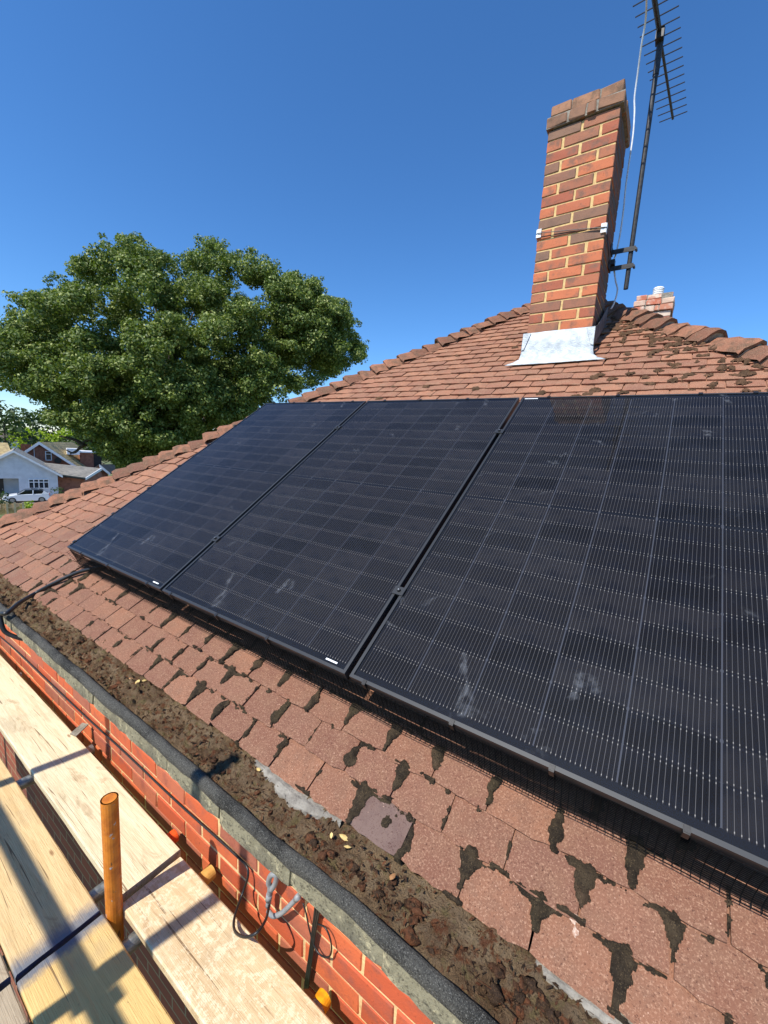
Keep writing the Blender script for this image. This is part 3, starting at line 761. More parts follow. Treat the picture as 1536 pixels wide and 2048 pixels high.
for k in range(90):
    u = rr.uniform(-2.2, 1.2); i = rr.randrange(23, 38); v = V0 + GA * i
    caps.append((u, v + .092, u + rr.uniform(.01, .04), v + .094, rr.uniform(.004, .010), .004))
moss_sheet('moss', 'cushions of brown moss scattered on the upper tiles beside the right hip', -2.3, 1.6, 1.9, 3.75, .0075, caps, .030, 9, .012, 'moss2')

MAT['lichen'] = simple('white_lichen', S(206, 186, 168), S(160, 118, 96), 240, .9, .5, .002)
P = hit(1150, 1855, (0, -sT, cT), -OFF); lu, lv = P[0], P[1] * cT + P[2] * sT
moss_sheet('lichen', 'white lichen spot on a tile in the lowest course', lu - .04, lu + .04, lv - .04, lv + .04, .0022, [(lu - .003, lv + .006, lu + .004, lv - .006, .007, .009)], .0010, 17, .020, 'lichen')['category'] = 'lichen'
# soil and moss lying in the gutter
X = np.arange(-4.36, 1.5, .0055); Y = np.arange(-.296, -.13, .0055); gx, gy = np.meshgrid(X, Y)
n1 = vnoise(gx * 8, gy * 14, 1); n2 = vnoise(gx * 30, gy * 40, 2); n3 = vnoise(gx * 85, gy * 85, 3); n4 = vnoise(gx * 190, gy * 190, 6)
left = np.clip((-gx - .2) / 1.0, 0, 1)
Z = -.360 - .007 * left + .014 * n1 + (.015 + .012 * left) * n2 + (.016 + .012 * left) * n3 * n3 + .008 * n4 + .012 * np.clip((gy + .27) / .1, 0, 1)
v = np.stack([gx.ravel(), gy.ravel(), Z.ravel()], 1); W = len(X)
ii, jj = np.meshgrid(np.arange(len(X) - 1), np.arange(len(Y) - 1)); a = (jj * W + ii).ravel()
f = np.stack([a, a + 1, a + W + 1, a + W], 1)
soil = tag(link('gutter_soil', mesh('gutter_soil', v, f, MAT['debris'], True)), 'brown soil and rotted moss filling the concrete gutter', 'soil', kind='stuff')
bm = bmesh.new(); bmesh.ops.create_icosphere(bm, subdivisions=2, radius=1.0); ico_v = np.array([q.co[:] for q in bm.verts]); ico_f = [tuple(q.index for q in fa.verts) for fa in bm.faces]; bm.free()
cv = []; cf = []
def clod(x, y, z, rx_, ry_, rz_, seed, out_v, out_f):
    rs = np.random.RandomState(seed); p = ico_v.copy()
    d1 = 1 + .9 * (vnoise(p[:, 0] * 2.2 + seed, p[:, 1] * 2.2 + p[:, 2] * 1.7, seed) - .5) + .9 * (vnoise(p[:, 0] * 6 + seed, p[:, 1] * 6 + p[:, 2] * 5, seed + 3) - .5)
    p = p * d1[:, None] * np.array([rx_, ry_, rz_]); a = rs.uniform(0, 6.28); c, s = math.cos(a), math.sin(a)
    p = np.stack([p[:, 0] * c - p[:, 1] * s, p[:, 0] * s + p[:, 1] * c, p[:, 2]], 1) + np.array([x, y, z])
    b = len(out_v); out_v += p.tolist(); out_f += [tuple(b + q for q in t) for t in ico_f]
rr = random.Random(5)
for k in range(100):
    x = rr.uniform(-3.0, 1.05) if k % 3 else rr.uniform(.1, 1.0); y = rr.uniform(-.262, -.18); s = rr.uniform(.004, .012)
    if x < -1: s *= rr.uniform(.9, 1.7)
    clod(x, y, -.334 + s * .15, s * rr.uniform(.8, 1.7), s, s * rr.uniform(.4, .7), k, cv, cf)
for (px, py, s) in ((830, 1815, .022), (880, 1850, .020), (760, 1790, .014), (990, 1985, .020), (1080, 2000, .022), (905, 1990, .016), (620, 1675, .020), (650, 1690, .016), (680, 1760, .015), (545, 1610, .014), (400, 1462, .014), (365, 1462, .016), (375, 1478, .018), (480, 1530, .016), (460, 1540, .013), (700, 1665, .014), (820, 1870, .018), (1045, 1975, .016)):
    P = hit(px, py, (0, 0, 1), -.335); clod(P[0], P[1], -.336, s * .95, s * .7, s * .5, int(px), cv, cf)
def zsoil(x, y): return -.345 + .012 * min(1, max(0, (y + .27) / .1))
for k in range(2600):
    x = rr.uniform(-3.2, 1.1); y = rr.uniform(-.285, -.172); s = rr.uniform(.003, .010); c = np.array([x, y, zsoil(x, y) + rr.uniform(.006, .017)])
    a = np.array([rr.gauss(0, 1), rr.gauss(0, 1), rr.gauss(0, .45)]); a *= s / np.linalg.norm(a); b_ = np.array([rr.gauss(0, 1), rr.gauss(0, 1), rr.gauss(0, .45)]); b_ *= s * .55 / np.linalg.norm(b_)
    b0 = len(cv); cv += [(c - a).tolist(), (c + b_ + [0, 0, s * .3]).tolist(), (c + a).tolist(), (c - b_).tolist()]; cf.append((b0, b0 + 1, b0 + 2, b0 + 3))
tw = MB()
for k in range(46):
    x = rr.uniform(-2.6, 1.05); y = rr.uniform(-.275, -.18); a = rr.uniform(0, 3.14); L = rr.uniform(.012, .035); z = zsoil(x, y) + .014
    tw.tube([(x, y, z), (x + math.cos(a) * L, y + math.sin(a) * L * .6, z + rr.uniform(-.004, .006)), (x + math.cos(a + .3) * L * 2, y + math.sin(a + .3) * L, z + rr.uniform(-.004, .004))], [.0014, .0012, .0007], 4)
b0 = len(cv); cv += [p.tolist() for p in tw.v]; cf += [tuple(b0 + q for q in f_) for f_ in tw.f]
tag(link('moss_clods', mesh('moss_clods', cv, cf, MAT['clod'], True)), 'crumbled reddish brown moss clods lying on the gutter soil', 'moss', kind='stuff')
# fallen leaves
ml = [simple('dry_leaf', S(222, 196, 128), S(190, 156, 92), 60, .7, .3, .002), simple('brown_leaf', S(176, 130, 86), S(140, 100, 64), 60, .7, .3, .002)]
for k, (px, py, s, lab) in enumerate(((275, 1365, .022, 'curled yellow leaf in a heap at the tile edge in the gutter'), (288, 1362, .018, 'pale folded leaf beside the curled yellow leaf in the gutter'), (262, 1358, .016, 'small tan leaf at the edge of the leaf heap in the gutter'), (517, 1540, .016, 'single pale round leaf by the start of the grey mortar'), (687, 1676, .020, 'cream coloured torn leaf below the grey-brown tile'), (663, 1672, .012, 'thin pale leaf stalk beside a red moss clod'), (785, 1755, .018, 'light brown pointed leaf among the gutter moss'), (695, 1695, .014, 'small whitish leaf scrap on the soil'))):
    P = hit(px, py, (0, 0, 1), -.322); rr = random.Random(k); lb = MB(); s *= .75
    pts = [(-1, 0), (-.5, .42), (0, .5), (.55, .33), (1, 0), (.5, -.36), (0, -.48), (-.5, -.4)]
    lb.add([(0, 0, .25 * s)] + [(a * s, b * s, (.35 * abs(b) + .15 * a * a + rr.uniform(-.1, .1)) * s) for a, b in pts], [(0, i + 1, (i + 1) % 8 + 1) for i in range(8)])
    o = link('fallen_leaf', mesh('fallen_leaf', lb.v, lb.f, ml[k % 4 == 2]), None, P, (rr.uniform(-.3, .3), rr.uniform(-.3, .3), rr.uniform(0, 6)))
    sm = o.modifiers.new('solid', 'SOLIDIFY'); sm.thickness = .0006
    tag(o, lab, 'leaf', 'fallen leaves in the gutter')

# ================================================================== SOLAR PANELS
PW, PH, PG, PT = 1.134, 1.903, .020, .032
AXP = np.array([[1, 0, 0], [0, cT, sT], [0, -sT, cT]])     # panel axes in world
CELL = MB()
cw, chh, ch = .1806, .0903, .004
CELL.prism([(-cw/2 + ch, -chh/2, 0), (cw/2 - ch, -chh/2, 0), (cw/2, -chh/2 + ch, 0), (cw/2, chh/2, 0), (-cw/2, chh/2, 0), (-cw/2, -chh/2 + ch, 0)], (0, 0, -.0004), (0, 0, 0))
cme = mesh('cell', CELL.v, CELL.f, MAT['cell'])
CELL2 = MB(); CELL2.prism([(-cw/2, -chh/2, 0), (cw/2, -chh/2, 0), (cw/2, chh/2 - ch, 0), (cw/2 - ch, chh/2, 0), (-cw/2 + ch, chh/2, 0), (-cw/2, chh/2 - ch, 0)], (0, 0, -.0004), (0, 0, 0))
cme2 = mesh('cell', CELL2.v, CELL2.f, MAT['cell'])
labels = ['black solar panel beside the left hip, its outer edge free', 'black solar panel between the two other panels', 'black solar panel below the chimney, running out past the right hip']
for k in range(3):
    u0 = (k - 2) * (PW + PG)
    t = thing('solar_panel', labels[k], 'solar panel', RP(u0, 0, -PT), 'solar panels on the roof')
    fr = MB(); fwid = .011
    for (a, b, c, d) in ((u0, u0 + PW, 0, fwid), (u0, u0 + PW, PH - fwid, PH), (u0, u0 + fwid, fwid, PH - fwid), (u0 + PW - fwid, u0 + PW, fwid, PH - fwid)):
        fr.box(RP((a + b) / 2, (c + d) / 2, -PT / 2), (b - a, d - c, PT), AXP)
    fr.build('frame', MAT['frame'], t)
    bs = MB(); bs.box(RP(u0 + PW / 2, PH / 2, -.0085), (PW - 2 * fwid + .002, PH - 2 * fwid + .002, .006), AXP); bs.build('backsheet', MAT['back'], t)
    for c in range(5): bs = MB(); bs.box(RP(u0 + (PW - 6 * .182 - 5 * .0022) / 2 + (c + 1) * .1842 - .0011, PH / 2, -.00525), (.0062, 20 * .0917, .0002), AXP); bs.build('gap_strip', MAT['grid'], t)
    bu = (PW - 6 * .182 - 5 * .0022) / 2; tot = 20 * chh + 18 * .0012 + .012; bv = (PH - tot) / 2
    for r in range(20):
        v = bv + (r + .5) * chh + r * .0012 + (.0108 if r >= 10 else 0)
        for c in range(6):
            P = RP(u0 + bu + c * .1842 + .091, v, -.0049)
            link('cell', cme if r % 2 == 0 else cme2, t, P, (TH, 0, 0))
    gl = MB(); a = RP(u0 + fwid - .002, fwid - .002, -.0022); e = [RP(u0 + fwid, fwid, -.0022), RP(u0 + PW - fwid, fwid, -.0022), RP(u0 + PW - fwid, PH - fwid, -.0022), RP(u0 + fwid, PH - fwid, -.0022)]
    gl.add(e, [(0, 1, 2, 3)]); gl.build('glass', MAT['pane'], t)
    if k < 2:
        st = MB(); st.box(RP(u0 + PW - .072, .022, -.0012), (.050, .006, .0006), AXP); st.build('sticker', MAT['label'], t)
    if k == 2:
        st = MB(); st.box(RP(u0 + .055, PH - .017, -.0012), (.075, .007, .0006), AXP); st.build('sticker', MAT['label'], t)
# rails and hooks below, clamps between
for k, v in enumerate((.36, 1.505)):
    t = thing('mounting_rail', ('lower', 'upper')[k] + ' aluminium rail carrying the panels above the tiles', 'rail', RP(-2.36, v, -PT - .04))
    r = MB(); r.box(RP(-.58, v, -PT - .0205), (3.56, .038, .039), AXP); r.build('rail', MAT['blackm'], t)
    for j in range(5):
        u = -2.2 + j * .78; h = MB(); h.box(RP(u, v + .03, -PT - .075), (.035, .006, .075), AXP); h.box(RP(u, v + .075, -.148), (.035, .1, .006), AXP); h.build('hook', MAT['galv'], t)
for u, v, lab in ((-.010, .359, 'grey clamp low between the panel below the chimney and its neighbour'), (-.010, 1.508, 'grey clamp high between the panel below the chimney and its neighbour'), (-1.164, .359, 'grey clamp low between the two panels nearer the left hip'), (-1.164, 1.508, 'grey clamp high between the two panels nearer the left hip')):
    t = thing('panel_clamp', lab, 'clamp', RP(u, v, 0), 'panel clamps')
    c = MB(); c.box(RP(u, v, .0025), (.046, .036, .004), AXP); c.box(RP(u, v, -.014), (.014, .03, .028), AXP); c.build('plate', MAT['frame'], t)
    b = MB(); b.tube([RP(u, v, .0045), RP(u, v, .0125)], .0072, 12); bo = b.build('bolt', MAT['black'], t)
    b = MB(); b.tube([RP(u, v, .0120), RP(u, v, .0130)], .0034, 6); b.build('socket', MAT['galv'], t)

# ---- bird mesh along the lower and left edges
bmsh = thing('bird_mesh', 'black wire bird mesh skirting the lower edge of the panels', 'wire mesh', RP(-2.3, -.01, -OFF))
def mesh_pt(u, s):
    """s runs from the frame down to the tiles and out over them"""
    w = (vnoise(np.array(u * 5.0), np.array(s * 3.0), 2) - .5)
    if s < .115: return RP(u, -.003 - .022 * (s / .115) ** 1.5 + w * .006, -.028 - s)
    q = s - .115; return RP(u, -.025 - q * .85 + w * .008, -.143 - .10 * q + (vnoise(np.array(u * 9.0), np.array(q * 30), 4) - .3) * .006)
wm = MB(); us = np.arange(-2.31, 1.36, .05)
rows_s = [k * .0072 for k in range(0, 19)]
for s in rows_s: wm.tube([mesh_pt(u, s) for u in us], .00125, 3, cap=False)
for u in np.arange(-2.31, 1.36, .0165):
    wm.tube([mesh_pt(u, s) for s in (0, .05, .09, .115, .122, .130)], .00115, 3, cap=False)
wm.build('wire_grid', MAT['wire'], bmsh)
wm = MB()
for k in range(9): wm.tube([RP(-2.311 - .02 * (k / 8) ** 2, v, -.03 - k * .0140) for v in np.arange(-.03, 1.91, .1)], .0009, 3, cap=False)
for v in np.arange(-.02, 1.9, .021): wm.tube([RP(-2.311, v, -.03), RP(-2.316, v, -.09), RP(-2.331, v, -.143)], .0010, 3, cap=False)
wm.build('side_grid', MAT['wire'], bmsh)
for u in [-2.10, -1.74, -1.30, -1.08, -.72, -.40, .06, .36, .62, .88, 1.1]:
    c = MB(); c.box(RP(u, .003, .0012), (.013, .014, .0024), AXP); c.box(RP(u, -.005, -.014), (.012, .003, .030), AXP); c.build('clip', MAT['black'], bmsh)
for v in [.05, .33, .62, .9, 1.2, 1.5, 1.8]:
    c = MB(); c.box(RP(-2.310, v, .001), (.018, .02, .004), AXP); c.box(RP(-2.315, v, -.014), (.004, .018, .03), AXP); c.build('clip', MAT['black'], bmsh)
for u in [-2.2, -1.95, -1.65, -1.3, -1.0, -.7, -.35, .15, .5, .85, 1.05]:
    c = MB(); c.box(RP(u, PH - .003, .0015), (.018, .016, .003), AXP); c.box(RP(u, PH + .003, -.012), (.014, .004, .026), AXP); c.build('clip', MAT['black'], bmsh)

# ---- conduit from under the panels over the gutter
cp = [RP(-1.90, .10, -.125), TP(-2.13, -.01, .016), hit(150, 1147, (0, -sT, cT), -OFF + .016), hit(105, 1168, (0, -sT, cT), -OFF + .016), hit(70, 1187, (0, 0, 1), -.294), hit(38, 1206, (0, 0, 1), -.288), hit(14, 1226, (0, 0, 1), -.287), np.array([-2.19, -.358, -.305]), np.array([-2.175, -.362, -.35]), np.array([-2.15, -.350, -.405]), np.array([-2.10, -.29, -.45]), np.array([-2.06, -.20, -.49]), np.array([-2.06, -.185, -.6])]
cd = MB(); cd.tube(spline(cp, 8), .0115, 10)
tag(cd.build('conduit', MAT['black'], loc=cp[5], smooth=True), 'black conduit coming out from under the panels and bending over the gutter', 'cable')

# ---- cables and hooks on the wall
yw = YW - .008
def W(px, py, dy=0.0): return hit(px, py, (0, 1, 0), yw - dy)
cb = MB(); pts = [W(-60, 1225), W(20, 1290), W(110, 1375), W(180, 1441), W(250, 1505), W(350, 1600), W(440, 1681), W(480, 1718), W(493, 1732, .006), W(496, 1752, .014), W(484, 1790, .035), W(469, 1835, .095), W(470, 1862, .125), W(490, 1874, .138), W(515, 1864, .122), W(532, 1838, .075), W(538, 1812, .025)]
cb.tube(spline(pts, 6), .0042, 8)
tag(cb.build('wall_cable', MAT['black'], loc=pts[4], smooth=True), 'black cable along a bed joint ending in a hanging loop', 'cable')
hk = MB(); pts = [W(536, 1812, .020), W(539, 1790, .020), W(540, 1774, .022), W(537, 1765, .026), W(541, 1752, .03), W(550, 1748, .03), W(553, 1757, .026), W(549, 1770, .022), W(542, 1780, .02)]
hk.tube(spline(pts, 5), .0085, 10); hk.tube([W(537, 1800, .02), W(539, 1788, .02)], .0105, 10)
tag(hk.build('cable_eye', MAT['grey_pl'], loc=pts[0], smooth=True), 'grey sleeved cable eye where the loop of black cable ends', 'hook')
hk = MB(); pts = [W(536, 1822, .02), W(546, 1832, .024), W(562, 1827, .024), W(578, 1813, .022), W(594, 1796, .018)]
hk.tube(spline(pts, 5), .0075, 10); hk.tube([W(592, 1798, .018), W(598, 1792, .018)], .0095, 10)
tag(hk.build('cable_stub', MAT['grey_pl'], loc=pts[0], smooth=True), 'short bent grey cable stub hanging beside the grey eye', 'hook')
dc = MB()
for q in (0, 1, 2): dc.tube(spline([W(632 + 5 * q, 1800, .006), W(629 + 4 * q, 1830, .008), W(624 + 3 * q, 1870, .008), W(619 + 3 * q, 1910, .008), W(613 + 3 * q, 1950, .008), W(610 + 3 * q, 1975, .008)], 4), .0036, 6)
dc.tube(spline([W(606, 1806, .004), W(613, 1830, .006), W(618, 1856, .008), W(628, 1890, .010), W(641, 1910, .012), W(657, 1914, .012), W(663, 1900, .012), W(660, 1876, .012), W(650, 1855, .010), W(636, 1848, .008)], 5), .0026, 6)
tag(dc.build('drop_cable', MAT['black'], loc=W(625, 1870), smooth=True), 'bundle of black cables dropping down the bricks with a thin loop', 'cable')

# ================================================================== SCAFFOLD
ZB = -.82
def board(x0, x1, y0, y1, mat, label, ends=(0, 0), dz=0., rz=0., dark=None):
    L = x1 - x0; w = y1 - y0; th = .034; b = .004; nx = 24
    pr = [(-w/2 + b, -th), (w/2 - b, -th), (w/2, -th + b), (w/2, -b), (w/2 - b, 0), (w/4, .0004), (0, -.0006), (-w/4, .0004), (-w/2 + b, 0), (-w/2, -b), (-w/2, -th + b)]
    rr = random.Random(int(x0 * 100) + int(y0 * 1000)); m = MB(); v = []; f = []; n = len(pr)
    for i in range(nx + 1):
        x = -L/2 + L * i / nx; wob = math.sin(x * 2.1 + rr.random()) * .0012
        for j, (py, pz) in enumerate(pr): v.append((x + (rr.uniform(-.0015, .0015) if i in (0, nx) else 0), py + wob + rr.uniform(-.0008, .0008), pz + rr.uniform(-.0004, .0004)))
    for i in range(nx):
        for j in range(n): f.append((i*n + j, i*n + (j+1) % n, (i+1)*n + (j+1) % n, (i+1)*n + j))
    m.add(v, f); m.add(v[:n], [tuple(range(n - 1, -1, -1))], 1 if ends[0] else 0); m.add(v[-n:], [tuple(range(n))], 1 if ends[1] else 0)
    me = mesh('scaffold_board', m.v, m.f, [mat, MAT['blue_end']]); me.polygons.foreach_set('material_index', m.m)
    o = link('scaffold_board', me, None, ((x0 + x1) / 2, (y0 + y1) / 2, ZB + dz), (0, 0, rz))
    return tag(o, label, 'scaffold board', 'scaffold boards beside the wall')
board(-4.4, -.575, -.452, -.243, MAT['board_pale'], 'pale weathered scaffold board beside the wall, ending at the dark gap', (0, 0), .002)
board(-.548, 2.0, -.462, -.256, MAT['board_splat'], 'scaffold board beside the wall with white paint splatters', (1, 0), 0)
board(-3.085, -.585, -.722, -.510, MAT['board_tan'], 'tan scaffold board with blue sprayed end, left of the orange tube', (0, 1), 0)
board(-.565, 1.435, -.722, -.507, MAT['board_yellow'], 'yellowish scaffold board starting at the blue sprayed joint', (1, 0), .002)
board(-3.2, -.60, -.938, -.728, MAT['board_grey'], 'greyish scaffold board alongside the tan one', (0, 1), -.002)
board(-.575, 1.5, -.940, -.730, MAT['board_grey'], 'greyish scaffold board alongside the yellowish one', (1, 0), 0)
board(-3.0, -.3, -1.156, -.945, MAT['board_tan'], 'tan scaffold board second from the outer edge of the platform', (0, 0), 0)
board(-.285, 2.0, -1.156, -.945, MAT['board_pale'], 'pale scaffold board under the place where the photographer stands', (0, 0), 0)
board(-3.1, .1, -1.374, -1.163, MAT['board_grey'], 'greyish scaffold board along the outer edge of the platform', (0, 0), 0)
board(.11, 2.3, -1.374, -1.163, MAT['board_splat'], 'splattered scaffold board along the outer edge of the platform', (0, 0), 0)
def tube_thing(name, pts, r, mat, label, cat='scaffold tube', endmat=None, endlen=.07, group=None):
    a, b = np.array(pts[0], float), np.array(pts[1], float); d = (b - a) / np.linalg.norm(b - a)
    t = thing(name, label, cat, a, group)
    e = b - d * endlen if endmat else b
    m = MB(); m.tube([a, e], r, 20, 0, not endmat); m.build('tube', mat, t, smooth=False)
    if endmat: m = MB(); m.tube([e, b], r + .0006, 20, 0, False); m.build('painted_end', endmat, t)
    # hollow end
    m = MB(); n = 20; u = np.cross(d, [.3, .2, .93] if abs(d[2]) < .9 else [1, 0, 0]); u /= np.linalg.norm(u); w = np.cross(d, u)
    ring = lambda p, q: [p + q * (math.cos(2*math.pi*k/n) * u + math.sin(2*math.pi*k/n) * w) for k in range(n)]
    v = ring(b, r + .0006) + ring(b, r - .004) + ring(b - d * .06, r - .004)
    f = [(k, (k+1) % n, n + (k+1) % n, n + k) for k in range(n)]; m.add(v, f, 0)
    m.add(v, [(n + k, n + (k+1) % n, 2*n + (k+1) % n, 2*n + k) for k in range(n)] + [tuple(range(2*n, 3*n))], 1)
    m.build('bore', [endmat or mat, MAT['rust']], t); return t
zt = ZB - .038 - .0245
G1 = 'tubes under the boards'
tube_thing('scaffold_tube', [(-.70, -1.5, zt), (-.70, -.196, zt)], .0242, MAT['galv'], 'grey tube under the boards with a bright orange painted end', endmat=MAT['red_paint'], endlen=.03, group=G1)
tube_thing('scaffold_tube', [(-.455, -1.5, zt), (-.455, -.190, zt)], .0242, MAT['galv'], 'grey tube under the boards with a tan painted end', endmat=MAT['tan_paint'], endlen=.10, group=G1)
tube_thing('scaffold_tube', [(.128, -1.5, zt), (.128, -.203, zt)], .0242, MAT['galv'], 'grey tube with a yellow tipped end poking out by the splattered board', endmat=MAT['yel_paint'], endlen=.028, group=G1)
tube_thing('scaffold_tube', [(-1.48, -1.5, zt), (-1.48, -.20, zt)], .0242, MAT['galv'], 'bare grey tube under the pale board near the steel strap', group=G1)
tube_thing('scaffold_tube', [(-2.55, -1.5, zt), (-2.55, -.21, zt)], .0242, MAT['galv'], 'bare grey tube under the pale board below the conduit', group=G1)
tube_thing('scaffold_stub', [(-.549, -.482, -1.5), (-.549, -.482, -.405)], .0242, MAT['orange'], 'upright orange painted tube stub standing between the boards')
tube_thing('scaffold_tube', [(-2.9, -.36, zt - .05), (1.2, -.36, zt - .05)], .0242, MAT['galv'], 'long grey tube lying lengthways below the other tubes')
TC = tube_thing('scaffold_standard', [(-.585, -1.55, ground_z(-.6, -1.55)), (-.585, -1.55, 1.46)], .0242, MAT['galv'], 'upright scaffold tube at the outer edge carrying the guard rail')
tube_thing('scaffold_standard', [(-1.665, -1.55, ground_z(-1.6, -1.55)), (-1.665, -1.55, 1.15)], .0242, MAT['galv'], 'shorter upright scaffold tube at the outer edge')
tube_thing('scaffold_standard', [(-3.6, -1.55, ground_z(-3.6, -1.55)), (-3.6, -1.55, 1.2)], .0242, MAT['galv'], 'upright scaffold tube at the far end of the platform')
tube_thing('guard_rail', [(-4.2, -1.602, .50), (2.4, -1.602, .50)], .0242, MAT['galv'], 'horizontal guard rail of the scaffold at hip height')
cp_ = thing('tube_coupler', 'steel coupler fixing the guard rail to the upright tube', 'coupler', (-.585, -1.576, .50))
m = MB(); m.box((-.585, -1.576, .50), (.07, .10, .075)); m.build('body', MAT['galv'], cp_)
m = MB(); m.tube([(-.545, -1.576, .52), (-.50, -1.576, .52)], .011, 8); m.build('bolt', MAT['galv'], cp_)
# steel strap over the board edge
m = MB(); P = [hit(140, 1468, (0, 0, 1), ZB + .006), hit(152, 1473, (0, 0, 1), ZB + .006), hit(177, 1449, (0, 0, 1), ZB + .030), hit(165, 1446, (0, 0, 1), ZB + .030)]
m.prism(P, (0, 0, -.0025), (0, 0, .0025))
tag(m.build('steel_strap', MAT['steel'], loc=P[0]), 'flat steel strap lying across the edge of the pale board', 'strap')

# ================================================================== AERIAL AND CABLE ON THE CHIMNEY
MX_, MY_ = .326, 2.86
an = thing('tv_aerial', 'dark television aerial on a mast bracketed to the chimney', 'aerial', (MX_, MY_, 2.09))
m = MB(); m.tube([(MX_, MY_, 2.09), (MX_, MY_, 3.84)], .0165, 12); m.build('mast', MAT['ant'], an)
ZA = 3.80
bd = np.array([.105, 1.0, 0]); bd /= np.linalg.norm(bd); be = np.array([bd[1], -bd[0], 0])
B0 = np.array([.313, 2.80, ZA])
m = MB(); m.tube([B0 - bd * .72, B0 + bd * .96], .0095, 8); m.tube([B0 - bd * .72, B0 + bd * .12], .016, 8); m.build('boom', MAT['ant'], an)
m = MB(); m.box((MX_ - .005, MY_ - .02, ZA - .015), (.05, .07, .07)); m.tube([(MX_, MY_, ZA - .25), (MX_, MY_, ZA + .04)], .021, 10); m.build('boom_clamp', MAT['ant'], an)
for k in range(19):
    s = .955 - k * .0865; L = .205 + .003 * k; c = B0 + bd * s + np.array([0, 0, .012])
    m = MB(); m.tube([c - be * L / 2, c + be * L / 2], .0042, 6); m.build('element', MAT['ant'], an)
for k, z in enumerate((2.25, 2.372)):
    m = MB(); xa = CX0 + CWD + .002
    m.box(((xa + MX_ + .03) / 2, MY_ - .022, z), (MX_ + .03 - xa, .006, .034)); m.box(((xa + MX_ + .03) / 2, MY_ + .0, z + .014), (MX_ + .03 - xa, .04, .005)); m.box((xa + .003, MY_ - .06, z), (.006, .12, .05))
    m.tube([(MX_ - .03, MY_ - .02, z), (MX_, MY_ + .022, z), (MX_ + .03, MY_ - .02, z)], .004, 6); m.tube([(MX_ + .035, MY_ - .03, z - .005), (MX_ + .035, MY_ + .02, z - .005)], .008, 8); m.build('bracket', MAT['ant'], an)
lw = MB(); xr, yf, e = CX0 + CWD, CY0, .008
zl, zr = 2.425, 2.362
lw.tube([(CX0 - e, yf + CDP + e, 2.35), (CX0 - e, yf - e, zl), (CX0 - e + .015, yf - e - .01, zl), ((CX0 + xr) / 2, yf - e, (zl + zr) / 2 + .005), (xr + e - .015, yf - e - .01, zr), (xr + e, yf - e, zr), (xr + e, yf + .34, 2.26), (xr + e, MY_ - .03, 2.25)], .003, 6)
lw.tube([(CX0 - e, yf - e, zl - .03), ((CX0 + xr) / 2, yf - e, (zl + zr) / 2 - .005), (xr + e, yf - e, zr - .004)], .0022, 6)
lw.build('lashing_wire', MAT['black'], an)
for px, z in ((CX0 + .012, zl), (xr - .012, zr)):
    m = MB()
    for s in (-1, 1): m.box((px, yf - .007, z + s * .016), (.030, .010, .028)); m.box((px + (.018 if px > 0 else -.018), yf + .010, z + s * .016), (.006, .036, .028))
    m.build('corner_protector', MAT['white_pl'], an)
m = MB(); m.box((xr + .02, MY_ - .03, 2.29), (.03, .05, .035)); m.build('tensioner', MAT['ant'], an)
wc = MB(); pts = [B0 - bd * .55 + np.array([0, 0, -.02])]
for (px, py, y) in ((1292, 30, 2.62), (1283, 90, 2.72), (1275, 150, 2.80), (1269, 195, 2.84), (1269, 225, 2.855), (1266, 270, 2.86), (1259, 320, 2.86), (1252, 370, 2.86), (1247, 420, 2.86), (1240, 470, 2.86), (1232, 508, 2.865), (1227, 525, 2.868), (1231, 560, 2.868), (1235, 580, 2.868), (1229, 604, 2.872), (1222, 618, 2.88)): pts.append(hit(px, py, (0, 1, 0), y))
wc.tube(spline(pts, 5), .0062, 6)
tag(wc.build('coaxial_cable', MAT['cable_w'], loc=pts[8], smooth=True), 'thin white cable hanging loosely from the aerial down the chimney', 'cable')

# ================================================================== TREES
def foliage(name, clumps, nper, size, mat, parent, seed, flat=.75):
    """leaf-sized quads spread through a set of clumps (centre, radius)"""
    rs = np.random.RandomState(seed); C = []; O = []
    for (c, r) in clumps:
        n = int(nper * r * r) + 4
        d = rs.normal(size=(n, 3)); d /= np.linalg.norm(d, axis=1)[:, None]
        q = d * (rs.uniform(.25, 1, (n, 1)) ** .5) * r * np.array([1, 1, flat]); C.append(np.asarray(c) + q); O.append(q / r)
    C = np.concatenate(C); n = len(C)
    nrm = rs.normal(size=(n, 3)) * .55 + np.concatenate(O) * 1.1 + np.array([-.05, -.1, .45]); nrm /= np.linalg.norm(nrm, axis=1)[:, None]
    a = np.cross(nrm, rs.normal(size=(n, 3))); a /= np.linalg.norm(a, axis=1)[:, None]; b = np.cross(nrm, a)
    s = size * rs.uniform(.6, 1.35, (n, 1)); w = s * rs.uniform(.45, .75, (n, 1))
    V = np.empty((n, 4, 3)); V[:, 0] = C - a * s; V[:, 1] = C + b * w - a * s * .1; V[:, 2] = C + a * s; V[:, 3] = C - b * w + nrm * s * .25
    me = bpy.data.meshes.new(name); me.vertices.add(n * 4); me.vertices.foreach_set('co', (V - ORG[parent.name]).ravel())
    me.loops.add(n * 4); me.loops.foreach_set('vertex_index', np.arange(n * 4)); me.polygons.add(n)
    me.polygons.foreach_set('loop_start', np.arange(n) * 4); me.polygons.foreach_set('loop_total', np.full(n, 4))
    me.materials.append(mat); me.update(); me.validate()
    return link(name, me, parent, ORG[parent.name])
def inside(px, py, poly):
    c = False; n = len(poly)
    for i in range(n):
        x1, y1 = poly[i]; x2, y2 = poly[(i + 1) % n]
        if (y1 > py) != (y2 > py) and px < (x2 - x1) * (py - y1) / (y2 - y1) + x1: c = not c
    return c
